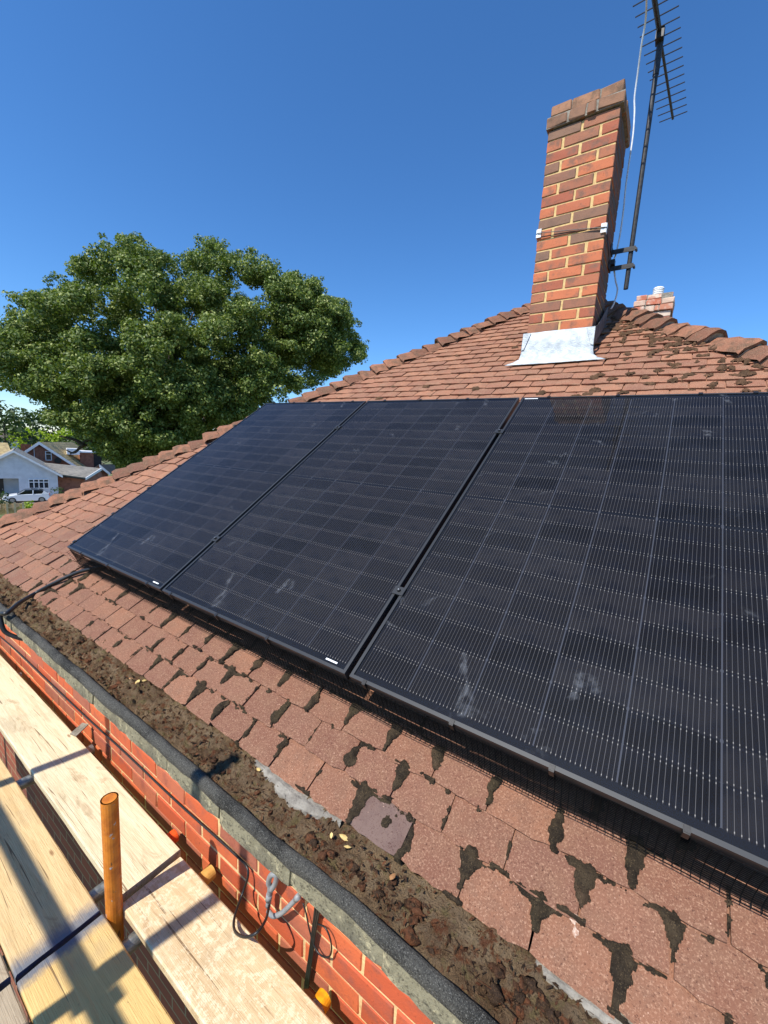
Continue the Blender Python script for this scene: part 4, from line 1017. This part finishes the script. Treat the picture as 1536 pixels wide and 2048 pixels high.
# the oak: its crown outline seen from the roof gives the spread, the depth is that of a round crown
OAK = [(-40, 690), (5, 665), (28, 640), (25, 600), (60, 590), (105, 585), (108, 560), (140, 550), (150, 522), (176, 515), (200, 490), (216, 484), (232, 512), (245, 478), (272, 474), (300, 505), (330, 510), (350, 520), (385, 505), (412, 482), (440, 492), (455, 512), (485, 508), (520, 520), (545, 532), (560, 570), (575, 545), (595, 548), (600, 580), (615, 560), (636, 560), (640, 600), (690, 605), (708, 648), (695, 660), (728, 690), (726, 715), (640, 760), (560, 800), (500, 825), (480, 850), (400, 890), (330, 925), (250, 940), (225, 915), (190, 890), (165, 870), (150, 850), (120, 842), (70, 830), (20, 815), (-40, 800)]
HOLES = [(90, 812, 26, 9), (25, 790, 26, 12), (215, 848, 26, 8), (152, 800, 22, 7), (405, 640, 8, 6), (480, 660, 7, 6), (150, 620, 8, 6), (210, 700, 10, 6), (520, 700, 7, 6), (440, 745, 8, 6), (470, 560, 9, 6), (345, 560, 8, 6), (60, 720, 9, 6), (270, 760, 6, 4)]
r0 = ray(385, 760); r0 = r0 / math.hypot(r0[0], r0[1]); OD = 27.0
oc = CW + r0 * OD; ob = np.array([oc[0], oc[1], ground_z(oc[0], oc[1])])
oak = thing('oak_tree', 'large spreading oak tree standing behind the left hip', 'tree', ob)
hd_ = np.array([r0[0], r0[1], 0.0])
def plane_at(px, py, D):
    r = ray(px, py); return CW + r * (D / (r @ hd_))
rr = random.Random(31); clumps = []; tries = 0; boughs = 0
while boughs < 520 and tries < 40000:
    tries += 1; px, py = (rr.uniform(-40, 730), rr.uniform(470, 940)) if rr.random() < .66 else (rr.uniform(540, 730), rr.uniform(560, 780)) if rr.random() < .3 else (rr.uniform(120, 500), rr.uniform(730, 930))
    if not inside(px, py, OAK): continue
    if any(((px - a) / c) ** 2 + ((py - b) / d_) ** 2 < 1.6 for a, b, c, d_ in HOLES): continue
    ex, ey = (px - 370) / 420, (py - 720) / 260; t = max(0.0, 1 - ex * ex - ey * ey * .9)   # how deep the crown is here
    dpt = OD + rr.choice((-1, -1, 1)) * rr.uniform(.25, 1) * (.8 + 6.0 * math.sqrt(t))
    c0 = plane_at(px, py, dpt); R0 = rr.uniform(.75, 1.35); boughs += 1
    for k in range(13):
        d_ = np.array([rr.gauss(0, 1), rr.gauss(0, 1), rr.gauss(0, .62)]); d_ = d_ / np.linalg.norm(d_) * R0 * rr.uniform(.3, 1.0); d_[2] *= .7
        q = c0 + d_; X_, Y_, _ = proj(q)
        if not inside(X_, Y_, OAK) or any(((X_ - a) / c) ** 2 + ((Y_ - b) / e) ** 2 < .9 for a, b, c, e in HOLES): continue
        clumps.append((q, rr.uniform(.22, .50)))
# tufts standing out of the outline
for k in range(len(OAK)):
    (a, b), (c, d_) = OAK[k], OAK[(k + 1) % len(OAK)]
    if b > 760 and d_ > 760: continue
    n = max(1, int(math.hypot(c - a, d_ - b) / 9))
    for j in range(n):
        t = rr.random(); px, py = a + (c - a) * t, b + (d_ - b) * t; ux, uy_ = px - 370, py - 730; l = math.hypot(ux, uy_); ex = rr.uniform(-8, 6) if rr.random() < .7 else rr.uniform(4, 17)
        clumps.append((plane_at(px + ux / l * ex, py + uy_ / l * ex, OD + rr.uniform(-1.5, 1.5)), rr.uniform(.12, .34)))
foliage('crown', clumps, 700, .066, MAT['leaf'], oak, 3)
tb = MB(); top = ob + np.array([0, 0, 6.2])
tb.tube(spline([ob - [0, 0, .3], ob + np.array([.1, 0, 1.2]), ob + np.array([0, .15, 3.4]), top], 5), [.75 - .02 * k for k in range(16)], 12); tb.build('trunk', MAT['bark'], oak, smooth=True)
lm = MB()
for k in range(26):
    c, r = clumps[rr.randrange(len(clumps))]; c = np.asarray(c); s = ob + np.array([0, 0, rr.uniform(3.6, 6.4)]); mid = s * .5 + c * .5 + np.array([rr.uniform(-.8, .8), rr.uniform(-.8, .8), rr.uniform(.2, 1.3)])
    c = c * .86 + s * .14; p = spline([s, s * .75 + mid * .25 + np.array([0, 0, .35]), mid, c], 4); R0 = rr.uniform(.14, .28); lm.tube(p, [R0 * (1 - .85 * j / (len(p) - 1)) for j in range(len(p))], 7)
    for q in range(3):
        e = c * .8 + s * .2 + np.array([rr.uniform(-1.2, 1.2), rr.uniform(-1.2, 1.2), rr.uniform(-1, .3)]); st = p[rr.randrange(5, len(p) - 1)]
        lm.tube([st, st * .5 + e * .5 + np.array([0, 0, .25]), e], [R0 * .35, R0 * .22, .015], 5)
# the low limb reaching out in front of the houses
for pts in ([(330, 800), (262, 838), (205, 868), (168, 892), (140, 908)], [(300, 820), (240, 850), (175, 880), (150, 905), (132, 900)], [(168, 892), (150, 880), (118, 872)], [(262, 838), (215, 832), (160, 838), (100, 850)]):
    P = spline([plane_at(a, b, OD - 3) for a, b in pts], 5); lm.tube(P, [.13 * (1 - .8 * j / (len(P) - 1)) for j in range(len(P))], 6)
lm.build('limbs', MAT['bark'], oak, smooth=True)

def tree(name, label, px, py_top, D, width, mat, seed, nc=40, leaf=.16, group=None, low=.25):
    r = ray(px, 870); r = r / math.hypot(r[0], r[1]); c = CW + r * D; g = ground_z(c[0], c[1]); b = np.array([c[0], c[1], g])
    rt = ray(px, py_top); zt_ = CW[2] + rt[2] / math.hypot(rt[0], rt[1]) * D; h = zt_ - g
    t = thing(name, label, 'tree', b, group); rr = random.Random(seed); cl = []
    for k in range(nc):
        a = rr.uniform(0, 6.28); zz = rr.uniform(low, 1); rad_ = width / 2 * math.sqrt(max(.05, 1 - ((zz - .55) / .5) ** 2)) * math.sqrt(rr.random())
        cl.append((b + np.array([math.cos(a) * rad_, math.sin(a) * rad_, h * zz - .3]), rr.uniform(.10, .2) * width))
    foliage('crown', cl, 60 * (.16 / leaf) ** 2, leaf, mat, t, seed)
    m = MB(); m.tube([b - [0, 0, .2], b + np.array([.1, 0, h * .3]), b + np.array([0, .1, h * .75])], [.03 * width, .022 * width, .008 * width], 8); m.build('trunk', MAT['bark'], t)
    return t
tree('lime_tree', 'bright yellow-green tree behind the brick house gable', 62, 852, 84, 5.5, MAT['leaf_y'], 1, 34, .26)
tree('lime_tree', 'yellow-green tree showing through the low oak branches', 132, 852, 86, 5.0, MAT['leaf_y'], 2, 30, .26)
tree('lime_tree', 'small yellow-green tree between the two brighter ones', 98, 866, 85, 3.5, MAT['leaf_y'], 8, 20, .26)
tree('dark_tree', 'dark green tree at the end of the street by the panelled roof', 8, 808, 78, 9, MAT['leaf_d'], 3, 40, .3)
tree('dark_tree', 'dark green tree behind the lime trees', 60, 828, 104, 12, MAT['leaf_d'], 4, 40, .34)
tree('dark_tree', 'dark green tree beyond the oak and the dormer', 190, 838, 100, 13, MAT['leaf_d'], 5, 40, .34)
tree('dark_tree', 'broad dark tree far behind the oak trunk', 290, 842, 100, 14, MAT['leaf_d'], 6, 40, .34)
tree('dark_tree', 'rounded green shrub tree standing below the oak beside the hip', 345, 880, 40, 6, MAT['leaf'], 7, 40, .16)
# far wood that closes the horizon
wood = thing('far_wood', 'line of far trees closing the horizon', 'wood', (-150, 60, -7)); wood['kind'] = 'stuff'; del wood['category']
cl = []; rr = random.Random(9)
for k in range(420):
    a = rad(rr.uniform(128, 215)); D = rr.uniform(150, 190); cl.append((np.array([D * math.cos(a), D * math.sin(a), rr.uniform(-6.7, -2.5)]), rr.uniform(2, 4)))
wf = foliage('far_crowns', cl, 9, .8, MAT['leaf_d'], wood, 12)
wf['kind'] = 'stuff'

# ================================================================== HOUSES DOWN THE STREET
bd_ = ray(70, 950); bd_ = np.array([bd_[0], bd_[1], 0]) / math.hypot(bd_[0], bd_[1]); br_ = np.array([-bd_[1], bd_[0], 0]) * -1
if br_ @ np.array(rx) < 0: br_ = -br_
def bgp(px, py, D):
    """point of the upright plane across the street at distance D; returns (right, height)"""
    r = ray(px, py); P = CW + r * (D / (r @ bd_)); return (P - CW) @ br_, P[2]
def W3(r, D, h): return np.array([CW[0], CW[1], 0]) + br_ * r + bd_ * D + np.array([0, 0, h])
AXB = np.array([br_, bd_, [0, 0, 1]])
def hbox(mb, r0_, r1_, D0, D1, z0, z1, m=0): mb.box(W3((r0_ + r1_) / 2, (D0 + D1) / 2, (z0 + z1) / 2), (r1_ - r0_, D1 - D0, z1 - z0), AXB, m)
def far_brick():
    t = NT('far_brickwork'); v = t.co(); return t.done(t.mix(t.ramp(t.noise(v, 3, 4), .4, .65), S(158, 104, 82), S(134, 86, 68)), .9, t.bump(t.noise(v, 14, 3), .4, .03))
MAT['fbrick'] = far_brick()
MAT['render'] = simple('white_render', S(214, 218, 224), S(200, 204, 210), 1.5, .9, .2, .01)
MAT['wtrim'] = simple('white_trim', S(236, 238, 240), S(222, 224, 226), 4, .6, 0)
def far_roof(name, a, b, row=.33):
    t = NT(name); v = t.co(); z = t.n('SeparateXYZ', {0: v}, out=2)
    w = t.math('FRACT', t.math('DIVIDE', z, row * .5)); c = t.mix(t.ramp(t.noise(v, 2.5, 4), .38, .66), a, b)
    return t.done(c, .9, t.bump(w, .6, .06))
MAT['groof'] = far_roof('grey_roof_tiles', S(150, 144, 132), S(128, 124, 116)); MAT['yroof'] = far_roof('lichen_roof_tiles', S(178, 158, 112), S(150, 132, 96)); MAT['droof'] = far_roof('dark_roof_tiles', S(112, 100, 92), S(92, 84, 78))
MAT['fglass'] = NT('window_glass').done(S(40, 46, 54), .08)
def slab(mb, a, b, c, d_, th=.12, m=0):
    q = [np.asarray(p, float) for p in (a, b, c, d_)]; n = np.cross(q[1] - q[0], q[3] - q[0]); n /= np.linalg.norm(n)
    if n[2] < 0: n = -n
    mb.prism(q, (0, 0, 0), n * th, m)
def courses(parent, a, b, c, d_, n, mat):
    """rows of tiles as stepped strips, a-b at the eave and d-c at the ridge"""
    a, b, c, d_ = [np.asarray(p, float) for p in (a, b, c, d_)]; nn = np.cross(b - a, d_ - a); nn /= np.linalg.norm(nn)
    if nn[2] < 0: nn = -nn
    for k in range(n):
        m = MB(); t0, t1 = k / n, (k + 1.15) / n; t1 = min(t1, 1.0)
        p = [a + (d_ - a) * t0 + nn * .15, b + (c - b) * t0 + nn * .15, b + (c - b) * t1 + nn * .10, a + (d_ - a) * t1 + nn * .10]
        m.prism(p, -nn * .04, nn * .0); m.build('tile_course', mat, parent)
def window(parent, r0_, r1_, z0, z1, D, nx=1, bar=True):
    f = MB(); w = .09; hbox(f, r0_, r1_, D - .05, D + .02, z0, z0 + w); hbox(f, r0_, r1_, D - .05, D + .02, z1 - w, z1)
    for k in range(nx + 1):
        rr_ = r0_ + (r1_ - r0_ - w) * k / nx; hbox(f, rr_, rr_ + w, D - .049, D + .02, z0 + w, z1 - w)
    if bar: hbox(f, r0_ + w, r1_ - w, D - .047, D + .02, z0 + (z1 - z0) * .64, z0 + (z1 - z0) * .64 + w)
    wd = f.build('window', MAT['wtrim'], parent)
    for k in range(nx):
        g = MB(); a = r0_ + w + (r1_ - r0_ - w) * k / nx; b = r0_ + (r1_ - r0_ - w) * (k + 1) / nx; hbox(g, a, b, D - .02, D - .005, z0 + w, z1 - w); g.build('pane', MAT['fglass'], wd)
    return wd
# -- white bungalow with a gable towards us
D1 = 60.; ar, az = bgp(27, 903, D1); er, ez = bgp(115, 949, D1); lr = 2 * ar - er; gz1 = bgp(100, 999, D1)[1]
bung = thing('bungalow', 'white rendered bungalow with a low gable behind the car', 'house', W3(ar, D1 + 4, gz1))
pr_, pz = bgp(37, 957, D1)
m = MB(); m.prism([W3(lr, D1, gz1), W3(lr, D1, ez), W3(ar, D1, az), W3(er, D1, ez), W3(er, D1, gz1), W3(pr_, D1, gz1), W3(pr_, D1, pz), W3(pr_ - 3.2, D1, pz), W3(pr_ - 3.2, D1, gz1)], (0, 0, 0), bd_ * .3)
for (a, b) in ((lr, lr + .3), (er - .3, er)): hbox(m, a, b, D1 + .3, D1 + 9, gz1, ez)
hbox(m, pr_ - 3.3, pr_ + .05, D1 + 1.6, D1 + 1.8, gz1, pz + .2); hbox(m, pr_, pr_ + .05, D1 + .3, D1 + 1.6, gz1, pz)
wl1 = m.build('wall', MAT['render'], bung)
m = MB(); hbox(m, pr_ - 2.4, pr_ - 1.3, D1 + 1.55, D1 + 1.6, gz1, pz - .1); dr = m.build('door', simple('dark_door', S(60, 52, 48), S(44, 40, 38), 3, .5, 0), bung)
m = MB(); hbox(m, pr_ - 1.45, pr_ - 1.38, D1 + 1.5, D1 + 1.55, gz1 + 1., gz1 + 1.15); m.build('handle', MAT['galv'], dr)
m = MB(); slab(m, W3(lr - .4, D1 - .35, ez - .2), W3(lr - .4, D1 + 9, ez - .2), W3(ar, D1 + 9, az + .02), W3(ar, D1 - .35, az + .02)); slab(m, W3(er + .4, D1 - .35, ez - .2), W3(er + .4, D1 + 9, ez - .2), W3(ar, D1 + 9, az + .02), W3(ar, D1 - .35, az + .02))
rf = m.build('roof', MAT['groof'], bung)
m = MB()
for (a, b) in ((lr - .45, ez - .22), (er + .45, ez - .22)): m.prism([W3(a, D1 - .42, b - .12), W3(ar, D1 - .42, az - .10), W3(ar, D1 - .42, az + .14), W3(a, D1 - .42, b + .12)], (0, 0, 0), bd_ * .06)
m.build('bargeboard', MAT['wtrim'], bung)
a0, b0 = bgp(56, 958, D1); a1, b1 = bgp(99, 977, D1); window(bung, a0, a1, b1, b0, D1, 4)
# -- its wing in brick with a grey roof whose ridge runs across
D2 = 61.5; r0b, z0b = bgp(114, 950, D1 + .6); r1b, z1b = bgp(170, 957, D1 + .6); rr0, zr0 = bgp(88, 927, D1 + 5.); rr1, zr1 = bgp(201, 938, D1 + 5.)
wing = thing('garage_wing', 'brown brick wing with a grey ribbed roof beside the white bungalow', 'house', W3((r0b + r1b) / 2, D1 + 3, gz1))
m = MB(); hbox(m, r0b + .05, r1b - .3, D1 + .9, D1 + 1.2, gz1, z1b + .1); hbox(m, r1b - .6, r1b - .3, D1 + 1.2, D1 + 9, gz1, z1b + .1)
m.prism([W3(r1b - .35, D1 + .9, z1b), W3(rr1 - .6, D1 + 5, zr1 - .1), W3(rr1 + .5, D1 + 9, z1b), W3(rr1 - .2, D1 + 5, gz1), W3(r1b - .35, D1 + .9, gz1)], (0, 0, 0), br_ * .25)
m.build('wall', MAT['fbrick'], wing)
m = MB(); slab(m, W3(r0b, D1 + .4, z0b), W3(r1b, D1 + .4, z1b), W3(rr1, D1 + 5, zr1), W3(rr0, D1 + 5, zr0), .10); slab(m, W3(rr0, D1 + 5, zr0), W3(rr1, D1 + 5, zr1), W3(rr1 + .8, D1 + 9.4, z1b), W3(r0b, D1 + 9.4, z0b), .1); rf = m.build('roof', MAT['groof'], wing)
courses(rf, W3(r0b, D1 + .4, z0b), W3(r1b, D1 + .4, z1b), W3(rr1, D1 + 5, zr1), W3(rr0, D1 + 5, zr0), 9, MAT['groof'])
m = MB(); m.prism([W3(r1b + .03, D1 + .36, z1b - .16), W3(rr1 + .06, D1 + 4.96, zr1 - .16), W3(rr1 + .06, D1 + 4.96, zr1 + .14), W3(r1b + .03, D1 + .36, z1b + .14)], (0, 0, 0), br_ * .08); m.build('bargeboard', MAT['wtrim'], wing)
m = MB(); m.prism([W3(r0b, D1 + .34, z0b - .12), W3(r1b, D1 + .34, z1b - .12), W3(r1b, D1 + .34, z1b + .02), W3(r0b, D1 + .34, z0b + .02)], (0, 0, 0), bd_ * .06); m.build('gutter', MAT['black'], wing)
# -- brick house with dormer
D3 = 74.; gz3 = ground_z(-70, 20); a_, b_ = bgp(40, 912, D3); apr, apz = bgp(78, 886, D3); rb_, zb_ = bgp(150, 933, D3)
bh = thing('brick_house', 'brown brick house with a white edged gable and one white window', 'house', W3(apr, D3 + 4, gz3))
m = MB(); m.prism([W3(a_, D3, gz3), W3(a_, D3, b_), W3(apr, D3, apz), W3(rb_, D3, zb_), W3(rb_, D3, gz3)], (0, 0, 0), bd_ * .3); hbox(m, a_, a_ + .3, D3 + .3, D3 + 9, gz3, b_); m.build('wall', MAT['fbrick'], bh)
m = MB(); slab(m, W3(rb_ + .3, D3 - .3, zb_ - .18), W3(rb_ + 4.5, D3 + 9, zb_ - .18), W3(apr + 4.2, D3 + 9, apz + .05), W3(apr, D3 - .3, apz + .05), .14); slab(m, W3(a_ - .3, D3 - .3, b_ - .2), W3(a_ - .3, D3 + 9, b_ - .2), W3(apr + 4.2, D3 + 9, apz + .05), W3(apr, D3 - .3, apz + .05), .14); rf = m.build('roof', MAT['yroof'], bh)
courses(rf, W3(rb_ + .3, D3 - .3, zb_ - .18), W3(rb_ + 4.5, D3 + 9, zb_ - .18), W3(apr + 4.2, D3 + 9, apz + .05), W3(apr, D3 - .3, apz + .05), 12, MAT['yroof'])
m = MB()
for (p, q) in ((a_ - .3, b_ - .2), (rb_ + .3, zb_ - .18)): m.prism([W3(p, D3 - .38, q - .22), W3(apr, D3 - .38, apz - .2), W3(apr, D3 - .38, apz + .2), W3(p, D3 - .38, q + .2)], (0, 0, 0), bd_ * .08)
m.build('bargeboard', MAT['wtrim'], bh)
a0, b0 = bgp(90, 902, D3); a1, b1 = bgp(104, 921, D3); window(bh, a0, a1, b1, b0, D3)
m = MB(); q0, w0 = bgp(67, 895, D3); q1, w1_ = bgp(70, 922, D3); hbox(m, q0, q1, D3 - .12, D3 - .02, w1_, w0); m.build('downpipe', MAT['wtrim'], bh)
m = MB(); c_, d_ = bgp(116, 921, D3 - .2); m.tube([W3(c_, D3 - .25, d_), W3(c_, D3 - .12, d_)], [.42, .30], 14); m.build('satellite_dish', MAT['black'], bh)
m = MB(); q0, w0 = bgp(160, 905, D3 + 2); q1, w1_ = bgp(188, 936, D3 + 2); hbox(m, q0, q1, D3 + 2, D3 + 5, w1_ - 1, w0); dm = m.build('dormer', MAT['fbrick'], bh)
m = MB(); hbox(m, q0 - .2, q1 + 1.2, D3 + 1.7, D3 + 5.3, w0, w0 + .22); m.build('dormer_roof', MAT['wtrim'], dm)
m = MB(); hbox(m, q1, q1 + 1.0, D3 + 2.1, D3 + 5, w1_ - 1, w0); m.build('dormer_cheek', simple('dark_cladding', S(50, 44, 42), S(38, 34, 32), 2, .8, 0), dm)
m = MB(); q0, w0 = bgp(134, 897, D3 + .5); q1, w1_ = bgp(160, 903, D3 + .5); hbox(m, q0, q1, D3 + 1, D3 + 3, w1_ - .5, w0); m.build('roof_box', MAT['wtrim'], bh)
m = MB(); q0, w0 = bgp(41, 888, D3 + 3); q1, w1_ = bgp(64, 912, D3 + 3); hbox(m, q0, q1, D3 + 3, D3 + 4, w1_ - 1, w0); cs = m.build('chimney', MAT['fbrick'], bh)
# -- further house right of the wing, mostly behind the hip
D4 = 68.; q0, w0 = bgp(188, 945, D4); q1, w1_ = bgp(198, 931, D4); q2, w2 = bgp(216, 946, D4)
hs = thing('grey_house', 'small grey roofed house with a white gable edge by the hip', 'house', W3(q1, D4 + 3, gz3))
m = MB(); m.prism([W3(q0 - 2, D4, gz3), W3(q0 - 2, D4, w0 - 1.2), W3(q1, D4, w1_), W3(q2, D4, w2), W3(q2, D4, gz3)], (0, 0, 0), bd_ * .3); m.build('wall', MAT['fbrick'], hs)
m = MB(); slab(m, W3(q2 + .2, D4 - .3, w2 - .1), W3(q2 + 6, D4 + 6, w2 - .1), W3(q1 + 6, D4 + 6, w1_ + .05), W3(q1, D4 - .3, w1_ + .05)); slab(m, W3(q0 - 2.2, D4 - .3, w0 - 1.3), W3(q0 - 2.2, D4 + 6, w0 - 1.3), W3(q1 + 6, D4 + 6, w1_ + .05), W3(q1, D4 - .3, w1_ + .05)); m.build('roof', MAT['droof'], hs)
m = MB(); m.prism([W3(q2 + .2, D4 - .4, w2 - .35), W3(q1, D4 - .4, w1_ - .2), W3(q1, D4 - .4, w1_ + .2), W3(q2 + .2, D4 - .4, w2 + .05)], (0, 0, 0), bd_ * .08); m.build('bargeboard', MAT['wtrim'], hs)
# -- far pale house with panels on its roof
D5 = 96.; q0, w0 = bgp(8, 880, D5); q1, w1_ = bgp(36, 893, D5); q2, w2 = bgp(42, 869, D5 + 4)
fh = thing('pale_house', 'pale far house with dark panels on its roof left of the lime trees', 'house', W3(q0, D5 + 3, gz3))
m = MB(); hbox(m, q0 - 4, q1, D5, D5 + 7, gz3, w0); m.build('wall', MAT['render'], fh)
m = MB(); slab(m, W3(q0 - 4.3, D5 - .4, w0 - .1), W3(q1 + .3, D5 - .4, w0 - .1), W3(q2, D5 + 4, w2), W3(q0 - 4, D5 + 4, w2)); slab(m, W3(q0 - 4.3, D5 + 8, w0 - .1), W3(q1 + .3, D5 + 8, w0 - .1), W3(q2, D5 + 4, w2), W3(q0 - 4, D5 + 4, w2)); rf = m.build('roof', MAT['droof'], fh)
for k in range(3):
    m = MB(); s0, s1 = q0 + .3 + k * 1.25, q0 + 1.4 + k * 1.25; slab(m, W3(s0, D5 + .1, w0 + .22), W3(s1, D5 + .1, w0 + .22), W3(s1 + .25, D5 + 3.2, w2 - .12), W3(s0 + .25, D5 + 3.2, w2 - .12), .06); m.build('roof_panel', MAT['back'], rf)
a0, b0 = bgp(24, 884, D5); a1, b1 = bgp(31, 891, D5); window(fh, a0, a1, b1, b0, D5)
# -- neighbouring roof left of the gable
D6 = 66.; q0, w0 = bgp(-30, 900, D6); q1, w1_ = bgp(27, 899, D6)
nh = thing('tiled_house', 'house with a tan tiled roof just above the bungalow gable', 'house', W3(q0, D6 + 3, gz3))
m = MB(); hbox(m, q0 - 3, q1 - .4, D6 + .6, D6 + 6, gz3, w0 - .9); m.build('wall', MAT['fbrick'], nh)
m = MB(); slab(m, W3(q0 - 3.3, D6, w0 - 1.0), W3(q1, D6, w0 - 1.0), W3(q1 - .6, D6 + 3.3, w0 + .75), W3(q0 - 3.3, D6 + 3.3, w0 + .75)); slab(m, W3(q0 - 3.3, D6 + 6.6, w0 - 1.0), W3(q1, D6 + 6.6, w0 - 1.0), W3(q1 - .6, D6 + 3.3, w0 + .75), W3(q0 - 3.3, D6 + 3.3, w0 + .75)); m.build('roof', MAT['yroof'], nh)

# ================================================================== CAR, FENCE, HEDGE
DC = 54.5; cr0, cz0 = bgp(25, 1006, DC); cr1, _ = bgp(84, 1003, DC)
WBASE = cr1 - cr0; k_ = WBASE / 2.6; gcar = cz0 - .02
car = thing('parked_car', 'white compact car with dark windows parked before the bungalow', 'car', W3((cr0 + cr1) / 2, DC + .9, gcar))
def cpt(x, y, z): return W3(cr0 + x * k_, DC + y * k_, gcar + z * k_)
# side profile of the body: x along the car from the front axle, z up
low = [(-.85, .32), (-.88, .62), (-.72, .80), (.25, .98), (.55, 1.00), (2.9, 1.06), (3.28, 1.00), (3.36, .70), (3.30, .34)]
def loft(mb, prof, ws, m=0):
    v = []; f = []; n = len(prof)
    for y, ins in ws:
        for (x, z) in prof: v.append(cpt(1.25 + (x - 1.25) * (1 - ins * .02), y, z - ins * .03))
    for i in range(len(ws) - 1):
        for j in range(n): f.append((i*n + j, i*n + (j+1) % n, (i+1)*n + (j+1) % n, (i+1)*n + j))
    f.append(tuple(range(n - 1, -1, -1))); f.append(tuple((len(ws) - 1) * n + j for j in range(n))); mb.add(v, f, m)
m = MB(); loft(m, low, [(0, 2.2), (.06, .6), (.2, 0), (1.6, 0), (1.74, .6), (1.8, 2.2)])
MAT['car_white'] = NT('white_car_paint').done(S(226, 230, 234), .22, **{'Coat Weight': .6})
MAT['car_dark'] = NT('dark_car_glass').done(S(24, 28, 34), .06)
cb_ = m.build('body', MAT['car_white'], car, smooth=False)
m = MB(); top_ = [(.42, .99), (1.05, 1.42), (1.9, 1.50), (2.7, 1.42), (3.2, 1.05)]
n = len(top_); v = []
for y, s in ((.04, 0), (.16, 1), (1.64, 1), (1.76, 0)):
    for j, (x, z) in enumerate(top_): v.append(cpt(x, y + (0 if j in (0, n-1) else (.12 if y < .9 else -.12) * 0), z if s else z - (.0 if j in (0, n-1) else .06)))
f = [(i*n + j, i*n + j + 1, (i+1)*n + j + 1, (i+1)*n + j) for i in range(3) for j in range(n - 1)] + [tuple(range(n - 1, -1, -1)), tuple(range(3*n, 4*n))]
m.add(v, f); m.build('cabin', MAT['car_dark'], car)
m = MB(); m.prism([cpt(1.12, .14, 1.445), cpt(1.9, .14, 1.515), cpt(2.72, .14, 1.44), cpt(2.72, 1.66, 1.44), cpt(1.9, 1.66, 1.515), cpt(1.12, 1.66, 1.445)], (0, 0, -.02), (0, 0, .02)); m.build('roof', MAT['car_dark'], car)
m = MB()
for (xa, za, xb, zb) in ((.40, 1.0, 1.06, 1.43), (1.78, 1.0, 1.82, 1.46), (2.62, 1.02, 2.86, 1.36)): m.prism([cpt(xa, .0, za), cpt(xa + .10, .0, za), cpt(xb + .08, .03, zb), cpt(xb - .02, .03, zb)], bd_ * .0, bd_ * .05)
m.prism([cpt(2.75, .0, 1.0), cpt(3.3, .0, 1.0), cpt(2.95, .03, 1.30), cpt(2.78, .03, 1.36)], bd_ * 0, bd_ * .05); m.build('pillar', MAT['car_white'], car)
for wx in (0, 2.6):
    for wy in (.02, 1.62):
        m = MB(); m.tube([cpt(wx, wy - .03, .33), cpt(wx, wy + .2, .33)], .33 * k_, 18); wh = m.build('wheel', MAT['black'], car)
        m = MB(); m.tube([cpt(wx, wy - .05, .33), cpt(wx, wy - .03, .33)], .21 * k_, 12); m.build('rim', MAT['galv'], wh)
        m = MB(); m.tube([cpt(wx, wy - .01, .36), cpt(wx, wy + .10, .36)], .42 * k_, 18); m.build('wheel_arch', MAT['car_dark'], car)
for y in (.12, 1.44):
    m = MB(); m.prism([cpt(-.86, y, .66), cpt(-.70, y, .78), cpt(-.70, y + .26, .78), cpt(-.86, y + .26, .66)], -br_ * .03, br_ * .02); m.build('headlight', MAT['galv'], car)
    m = MB(); m.prism([cpt(3.34, y, .80), cpt(3.30, y, .95), cpt(3.30, y + .26, .95), cpt(3.34, y + .26, .80)], -br_ * .02, br_ * .04); m.build('tail_light', MAT['red_paint'], car)
# driveway under the car
m = MB(); dv = [W3(cr0 - 4, DC - 5, 0), W3(cr1 + 4, DC - 5, 0), W3(cr1 + 4, DC + 5.3, 0), W3(cr0 - 4, DC + 5.3, 0)]; m.prism([np.array([p[0], p[1], gcar - .12]) for p in dv], (0, 0, -.6), (0, 0, .11)); tag(m.build('driveway', simple('paving', S(150, 138, 124), S(128, 118, 106), 2, .9, .3, .02)), kind='structure')
# wooden fence
DF = 47.; f0, ft = bgp(-6, 1008, DF); f1, _ = bgp(44, 1012, DF); fb = bgp(10, 1032, DF)[1] - .4
fn = thing('wooden_fence', 'tan close boarded wooden fence in front of the car', 'fence', W3((f0 + f1) / 2, DF, fb))
MAT['fence'] = simple('fence_wood', S(196, 160, 104), S(172, 134, 84), 6, .85, .3, .01)
nb = 22; wdt = (f1 - f0) / nb
for k in range(nb):
    m = MB(); hbox(m, f0 + k * wdt, f0 + (k + 1) * wdt - .015, DF, DF + .03, fb, ft + R_.uniform(-.02, .02)); m.build('board', MAT['fence'], fn)
for k in (.35, .66, 1.0):
    m = MB(); hbox(m, f0 + (f1 - f0) * k, f0 + (f1 - f0) * k + .14, DF - .08, DF - .002, fb, ft + .10); m.build('post', simple('fence_post', S(206, 186, 150), S(186, 166, 130), 5, .85, 0), fn)
def bush(px, py, D, w, h, mat, label, seed):
    a, z = bgp(px, py, D); P = W3(a, D, z - h); t = thing('bush', label, 'bush', P); rr = random.Random(seed)
    foliage('foliage', [(P + np.array([rr.uniform(-w, w) / 2 * 1.0, rr.uniform(-.4, .4), rr.uniform(.1, h)]) + br_ * 0, .35) for k in range(16)], 130, .10, mat, t, seed)
    m = MB(); m.tube([P - [0, 0, .1], P + np.array([0, 0, h * .7])], [.05, .02], 6); m.build('stem', MAT['bark'], t)
bush(2, 985, 49, 1.6, 1.8, MAT['leaf_d'], 'dark green bush beside the front of the car', 1)
bush(52, 1006, 48.5, 2.2, .9, MAT['leaf_y'], 'low yellowing hedge behind the fence under the car', 2)
bush(116, 975, 57, 1.6, 2.2, MAT['leaf_d'], 'dark shrub at the corner of the brick wing', 3)
bush(66, 1010, 48.5, 1.8, .9, MAT['leaf_d'], 'low green hedge right of the yellowing one', 4)
